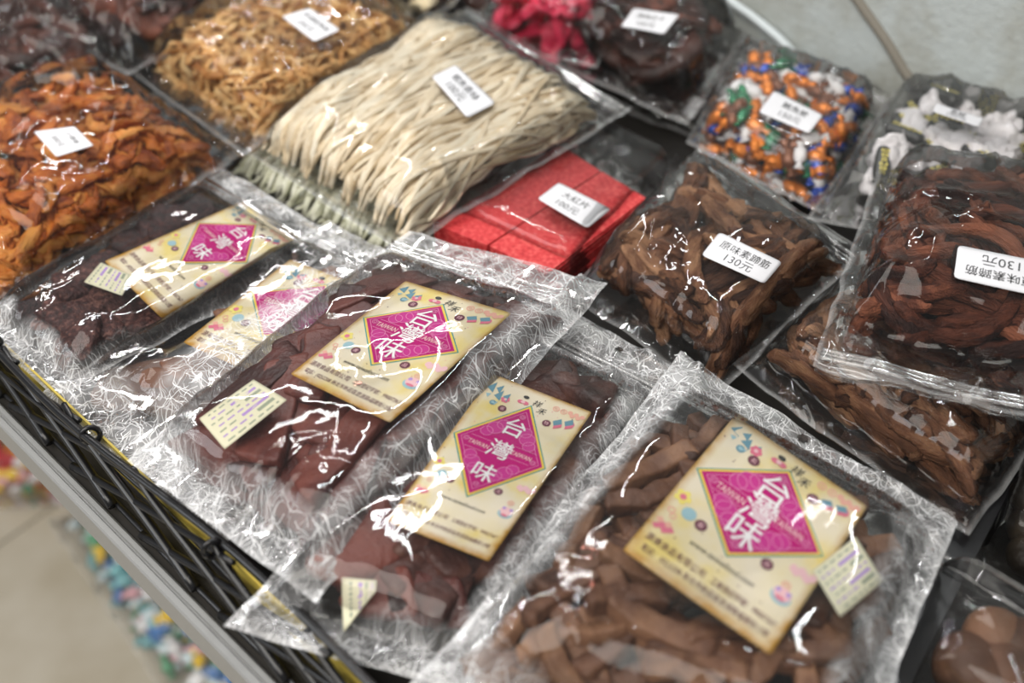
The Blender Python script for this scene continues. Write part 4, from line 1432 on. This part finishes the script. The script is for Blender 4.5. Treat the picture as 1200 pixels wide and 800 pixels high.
# ---- right-hand bag with the upside-down sticker
b12 = Bag('snack_bag', 'thick zip bag of brown strips with an upside-down sticker, zip towards the viewer', Q((1345, 532, .085), (952, 432, .085), (1026, 206, .06), (1345, 250, .06)), 0.042,
          M['film_clear'], BS, head=0.16, foot=0.05, side=0.06, seed=23, wr=1.5, head_wr=2.2, lam=0.04)
price_sticker(b12, Q((1222, 352), (1116, 328), (1121, 291), (1226, 312)), '原味素蹄筋', '130元')
b12.build_film(zip_at=0.03)
stw = [sweep_piece(0.068 + 0.007 * k, 0.0095 + 0.001 * (k % 3), 0.009, 22, 20, 2.6, 12, 0.26 * (k - 2.5) / 2, 0.07 * (-1) ** k, 0.3 * (-1) ** k, 0.0009, 95, 7, 0.14, seed=110 + k, cut=0.3) for k in range(6)]
fill(b12, 'dried_strip', 'reddish brown fibrous strip inside the bag with the upside-down sticker', 'dried strip', 'reddish strips in the thick bag', stw, [M['strip_red']], 240,
     (0.03, 0.97, 0.04, 0.97), 4, 0.006, 0.003, 0.010, seed=23, tilt=0.25, yaw=0.2, yaw_sd=0.7)

# ---- sweets
b14 = Bag('sweet_bag', 'bag of orange, blue and green foil wrapped sweets with a price sticker', Q((868, 48, .055), (1048, 118, .05), (962, 256, .03), (804, 170, .03)), 0.036,
          M['film_hazy'], head=0.16, foot=0.06, side=0.06, seed=41, wr=1.3, category='sweet bag')
price_sticker(b14, Q((907, 109), (964, 138), (948, 159), (889, 134)), '鮪魚糖', '150元')
b14.build_film(zip_at=0.05)
cd = [candy_piece(0.026, 0.0050, 200 + k) for k in range(3)]
fill(b14, 'foil_sweet', 'small foil twist-wrapped sweet inside the colourful sweet bag', 'sweet', 'foil wrapped sweets', cd, [M['foil_orange'], M['foil_blue'], M['foil_green'], M['foil_white'], M['foil_brown']], 320,
     (0.09, 0.91, 0.17, 0.93), 4, 0.006, 0.003, 0.007, seed=41, tilt=0.35, mat_w=[0.30, 0.21, 0.15, 0.22, 0.12])

b15 = Bag('sweet_bag', 'hazy bag of black and white wrapped sweets beside the wall', Q((1058, 92, .055), (1245, 156, .055), (1180, 300, .03), (945, 262, .03)), 0.036,
          M['film_hazy'], head=0.12, foot=0.06, side=0.06, seed=42, wr=1.3, category='sweet bag')
price_sticker(b15, Q((1096, 124), (1152, 142), (1146, 152), (1092, 134)), '黑糖', '100元')
b15.build_film()
rolls = [sweep_piece(0.034, 0.013, 0.011, 14, 12, 2.2, 9, 0.03, 0.02, 0.1, 0.0005, 60, seed=210 + k) for k in range(2)]
wads = [ball_piece(0.0125, 220 + k, 0.6, 0.0026, 22, 14, True) for k in range(4)]
fill(b15, 'paper_sweet', 'crumpled white paper wrapped sweet in the black and white bag', 'sweet', 'white wrapped sweets', wads, [M['wrap_white']], 100, (0.03, 0.97, 0.04, 0.97), 3, 0.007, 0.003, 0.012, seed=42, tilt=0.5)
fill(b15, 'sweet_roll', 'black roll shaped sweet in the black and white bag', 'sweet', 'black roll sweets', rolls, [M['wrap_black']], 36, (0.2, 0.9, 0.14, 0.85), 3, 0.006, 0.002, 0.012, seed=43, tilt=0.2)
me_y = []
for o in [o for o in bpy.data.objects if o.name.startswith('sweet_roll') and o.get('group') == 'black roll sweets']:
    pv, pf = [], []
    for k in range(6):
        x0 = -0.0125 + k * 0.0043
        a = len(pv)
        hgt = 0.0018 + 0.0012 * ((k * 7) % 3) / 2
        zz = 0.0058
        pv += [(x0, -hgt, zz), (x0 + 0.0028, -hgt, zz), (x0 + 0.0028, hgt, zz), (x0, hgt, zz), (x0 + 0.0007, -hgt + 0.001, zz), (x0 + 0.0021, -hgt + 0.001, zz), (x0 + 0.0021, hgt - 0.001, zz), (x0 + 0.0007, hgt - 0.001, zz)]
        pf += [(a, a + 1, a + 5, a + 4), (a + 1, a + 2, a + 6, a + 5), (a + 2, a + 3, a + 7, a + 6), (a + 3, a, a + 4, a + 7)]
    if not me_y:
        q = mesh_obj('wrapper_print', pv, pf, M['lemon'], None, smooth=False)
        me_y.append(q.data)
    else:
        q = bpy.data.objects.new('wrapper_print', me_y[0]); COL.objects.link(q)
    q.parent = o

# ---- back row
b25 = Bag('snack_bag', 'dark bag showing only a small white sticker under the dark dried meat', Q((830, 30, .012), (905, 75, .012), (850, 178, .008), (720, 128, .008)), 0.018, M['film_clear'], head=0.1, foot=0.05, seed=51, wr=1.0, nu=60, nv=70)
price_sticker(b25, Q((815, 116), (827, 121), (812, 141), (799, 134)), '', '')
b25.build_film()
dm = [sweep_piece(0.045 + 0.01 * k, 0.028, 0.012, 16, 12, 3, 9, 0.2 * (k - 1), 0.12, 0.3, 0.0022, 40, seed=120 + k, cut=0.4) for k in range(4)]
fill(b25, 'dried_meat', 'dark dried meat piece in the lowest bag by the cable', 'dried meat', 'dark dried meat in the lowest bag', dm, [M['dark_meat']], 20, (0.03, 0.97, 0.04, 0.97), 2, 0.006, 0.003, 0.010, seed=51)

b16 = Bag('snack_bag', 'bag of dark dried meat with a curved sticker, in front of the white cable', Q((752, -22, .06), (876, 38, .06), (806, 152, .04), (628, 68, .04)), 0.042, M['film_clear'], head=0.10, foot=0.10, side=0.05, seed=52, wr=2.2, lam=0.05)
price_sticker(b16, Q((742, 12), (797, 20), (779, 43), (728, 33)), '麻辣豆干', '100元')
b16.build_film()
fill(b16, 'dried_meat', 'dark dried meat piece in the bag before the white cable', 'dried meat', 'dark dried meat pieces', dm, [M['dark_meat']], 90, (0.08, 0.92, 0.08, 0.9), 3, 0.008, 0.003, 0.012, seed=52, tilt=0.3)

b17 = Bag('snack_bag', 'bulging tied bag of pink red strips behind the cream fish strips', Q((600, -58, .07), (745, -30, .07), (700, 84, .05), (553, 44, .05)), 0.055, M['film_clear'], head=0.04, foot=0.06, side=0.05, seed=53, wr=1.6, lam=0.05, p=(4, 4))
b17.build_film()
pkm = [sweep_piece(0.07 + 0.01 * k, 0.017, 0.008, 20, 10, 2.4, 14, 0.2 * (k - 1), 0.12, 0.4, 0.0012, 40, seed=130 + k) for k in range(3)]
fill(b17, 'pink_strip', 'pink red strip inside the bulging tied bag', 'dried strip', 'pink red strips', pkm, [M['pink_strip']], 150, (0.03, 0.97, 0.04, 0.97), 4, 0.008, 0.004, 0.008, yaw=1.5, yaw_sd=0.35, seed=53, tilt=0.2)

b20 = Bag('snack_bag', 'bag of cream coloured flakes behind the golden squid bag', Q((450, -125, .06), (588, -40, .06), (498, 36, .05), (345, -28, .05)), 0.035, M['film_clear'], seed=54, wr=1.2)
b20.build_film()
fk = [sweep_piece(0.03 + 0.006 * k, 0.016, 0.005, 12, 10, 2.4, 4, 0.3 * (k - 1), 0.3, 0.6, 0.0015, 60, seed=140 + k) for k in range(3)]
fill(b20, 'snack_flake', 'cream coloured flake inside the bag behind the golden squid', 'flake', 'cream flakes', fk, [M['cream_flake']], 96, (0.03, 0.97, 0.04, 0.97), 3, 0.008, 0.004, 0.006, seed=54, tilt=0.3)
b21 = Bag('snack_bag', 'small bag of dark pieces between the cream flakes and the pink strips', Q((575, -90, .04), (625, -60, .04), (585, 34, .035), (500, 2, .035)), 0.035, M['film_clear'], seed=55, wr=1.2, nu=60, nv=80)
b21.build_film()
fill(b21, 'dried_meat', 'dark brown piece between the cream flakes and the pink strips', 'dried meat', 'dark pieces by the pink strips', dm, [M['chunk']], 36, (0.03, 0.97, 0.04, 0.97), 3, 0.008, 0.004, 0.01, seed=55)

b19 = Bag('snack_bag', 'crinkled bag of amber brown dried meat behind the orange squid', Q((60, -10, .05), (172, 78, .05), (40, 158, .035), (-95, 70, .04)), 0.035, M['film_clear'], seed=57, wr=2.8, lam=0.05)
b19.build_film()
fill(b19, 'dried_meat', 'amber brown dried meat piece in the crinkled bag behind the squid', 'dried meat', 'amber brown dried meat', dm, [M['amber_meat']], 80, (0.08, 0.92, 0.08, 0.93), 3, 0.008, 0.004, 0.012, seed=57, tilt=0.25)
b18 = Bag('snack_bag', 'long crinkled bag of maroon dried meat behind the golden squid', Q((230, -95, .065), (372, -18, .06), (150, 92, .06), (0, 0, .07)), 0.040, M['film_clear'], seed=56, wr=2.8, lam=0.05)
b18.build_film()
fill(b18, 'dried_meat', 'maroon dried meat piece in the long bag behind the golden squid', 'dried meat', 'maroon dried meat', dm, [M['maroon_meat']], 100, (0.08, 0.92, 0.08, 0.93), 3, 0.008, 0.004, 0.012, seed=56, tilt=0.25)
b26 = Bag('snack_bag', 'crinkled bag of maroon dried meat at the far end of the counter edge', Q((30, -110, .06), (110, -40, .07), (-30, 90, .05), (-160, 10, .05)), 0.035, M['film_hazy'], seed=58, wr=3.0, lam=0.05)
b26.build_film()
fill(b26, 'dried_meat', 'maroon dried meat piece in the bag at the far counter edge', 'dried meat', 'maroon dried meat at the far end', dm, [M['maroon_meat']], 60, (0.08, 0.92, 0.08, 0.93), 3, 0.008, 0.004, 0.012, seed=58, tilt=0.25)

# ---- right front and right edge
b23 = Bag('snack_bag', 'bag of dark round plums beyond the black crate side', Q((1205, 470, .008), (1330, 570, .008), (1290, 780, .008), (1135, 660, .008)), 0.036, M['film_clear'], head=0.08, seed=61, wr=1.2)
b23.build_film()
pb = [ball_piece(0.0135, 230 + k, 0.85, 0.0008) for k in range(3)]
fill(b23, 'dried_plum', 'dark round plum in the bag beyond the black crate side', 'plum', 'dark round plums', pb, [M['dark_ball']], 60, (0.03, 0.97, 0.04, 0.97), 2, 0.014, 0.003, 0.026, seed=61)
b22 = Bag('snack_bag', 'clear bag of brown bean curd balls with a pointed corner', Q((1103, 646, .03), (1290, 760, .02), (1215, 930, .012), (1030, 810, .015)), 0.034, M['film_clear'], head=0.10, foot=0.06, seed=62, wr=1.0, lam=0.05)
b22.build_film(zip_at=0.04)
bb = [ball_piece(0.0150 + 0.001 * k, 240 + k, 0.86, 0.0009) for k in range(3)]
fill(b22, 'bean_curd_ball', 'brown bean curd ball in the clear bag with a pointed corner', 'bean curd ball', 'brown bean curd balls', bb, [M['ball']], 44, (0.03, 0.97, 0.04, 0.97), 2, 0.014, 0.003, 0.026, seed=62)
b24 = Bag('snack_bag', 'bag of tan flakes between the black sweets and the thick strip bag', Q((1195, 158, .05), (1290, 190, .05), (1270, 262, .045), (1178, 232, .045)), 0.030, M['film_clear'], seed=63, wr=1.0, nu=50, nv=50)
b24.build_film()
fill(b24, 'snack_flake', 'tan flake between the black sweets and the thick strip bag', 'flake', 'tan flakes', fk, [M['tan_flake']], 40, (0.03, 0.97, 0.04, 0.97), 2, 0.008, 0.004, 0.006, seed=63)

# ---- bags of sweets on the floor, in front of the counter
fz = -TABLE
f1 = Bag('sweet_bag', 'blurred bag of blue, green and white sweets on the floor tiles', Q((56, 610, fz + .02), (190, 575, fz + .02), (420, 860, fz + .02), (215, 850, fz + .02)), 0.06, M['film_hazy'], 'bags of sweets on the floor', head=0.04, foot=0.04, seed=71, wr=1.4, p=(2.5, 4), category='sweet bag')
f1.build_film()
cf = [candy_piece(0.034, 0.0085, 300 + k) for k in range(3)]
fill(f1, 'wrapped_sweet', 'wrapped sweet in the bluish bag on the floor', 'sweet', 'bluish sweets on the floor', cf, [M['wrap_teal'], M['wrap_blue'], M['wrap_pale'], M['foil_white'], M['wrap_green'], M['wrap_yellow'], M['wrap_pink']], 290,
     (0.05, 0.95, 0.04, 0.96), 3, 0.012, 0.004, 0.016, seed=71, tilt=0.4, mat_w=[0.24, 0.16, 0.26, 0.14, 0.09, 0.06, 0.05])
f2 = Bag('sweet_bag', 'blurred bag of red, yellow and pink sweets on the floor tiles', Q((-80, 440, fz + .02), (70, 500, fz + .02), (112, 590, fz + .02), (-10, 600, fz + .02)), 0.06, M['film_hazy'], 'bags of sweets on the floor', head=0.04, foot=0.04, seed=72, wr=1.4, category='sweet bag')
f2.build_film()
fill(f2, 'twist_sweet', 'wrapped sweet in the red and yellow bag on the floor', 'sweet', 'red and yellow sweets on the floor', cf, [M['wrap_red'], M['wrap_yellow'], M['wrap_pink'], M['foil_white'], M['foil_orange'], M['wrap_green']], 240,
     (0.05, 0.95, 0.04, 0.96), 3, 0.012, 0.004, 0.016, seed=72, tilt=0.4, mat_w=[0.24, 0.22, 0.22, 0.17, 0.1, 0.05])


# ---- spice crumbs that cling inside the floss-printed bags
def crumbs(bag, n, region, label, mat, seed):
    rng = np.random.default_rng(seed)
    V, F = [], []
    for _ in range(n):
        s, t = rng.uniform(region[0], region[1]), rng.uniform(region[2], region[3]) + 0.02 * rng.normal()
        p = bag.surf(np.array([s]), np.array([t]), bag.env(np.array([s]), np.array([t])) + 0.0006)[0]
        r = 0.0006 + 0.0012 * rng.uniform() ** 3
        o = len(V)
        d = rng.normal(size=(6, 3)) * 0.25 + np.array([(1, 0, 0), (-1, 0, 0), (0, 1, 0), (0, -1, 0), (0, 0, .5), (0, 0, -.5)])
        V += (p + d * r).tolist()
        F += [(o + a, o + b, o + c) for a, b, c in ((0, 2, 4), (2, 1, 4), (1, 3, 4), (3, 0, 4), (2, 0, 5), (1, 2, 5), (3, 1, 5), (0, 3, 5))]
    o = mesh_obj('spice_crumbs', V, F, mat, smooth=False)
    tag(o, label, 'crumbs', kind='stuff')


crumbs(b4, 110, (0.30, 0.95, 0.10, 0.16), 'orange brown spice crumbs under the zip of the dark chunk bag', M['amber_meat'], 1)
crumbs(b5, 220, (0.05, 0.97, 0.09, 0.14), 'brown spice crumbs under the zip of the brown stick bag', M['amber_meat'], 2)
crumbs(b3, 40, (0.2, 0.9, 0.12, 0.18), 'few brown spice crumbs under the zip of the reddish jerky bag', M['amber_meat'], 3)
crumbs(b2, 30, (0.05, 0.4, 0.86, 0.95), 'few brown spice crumbs at the foot of the cocoa slab bag', M['cocoa'], 4)
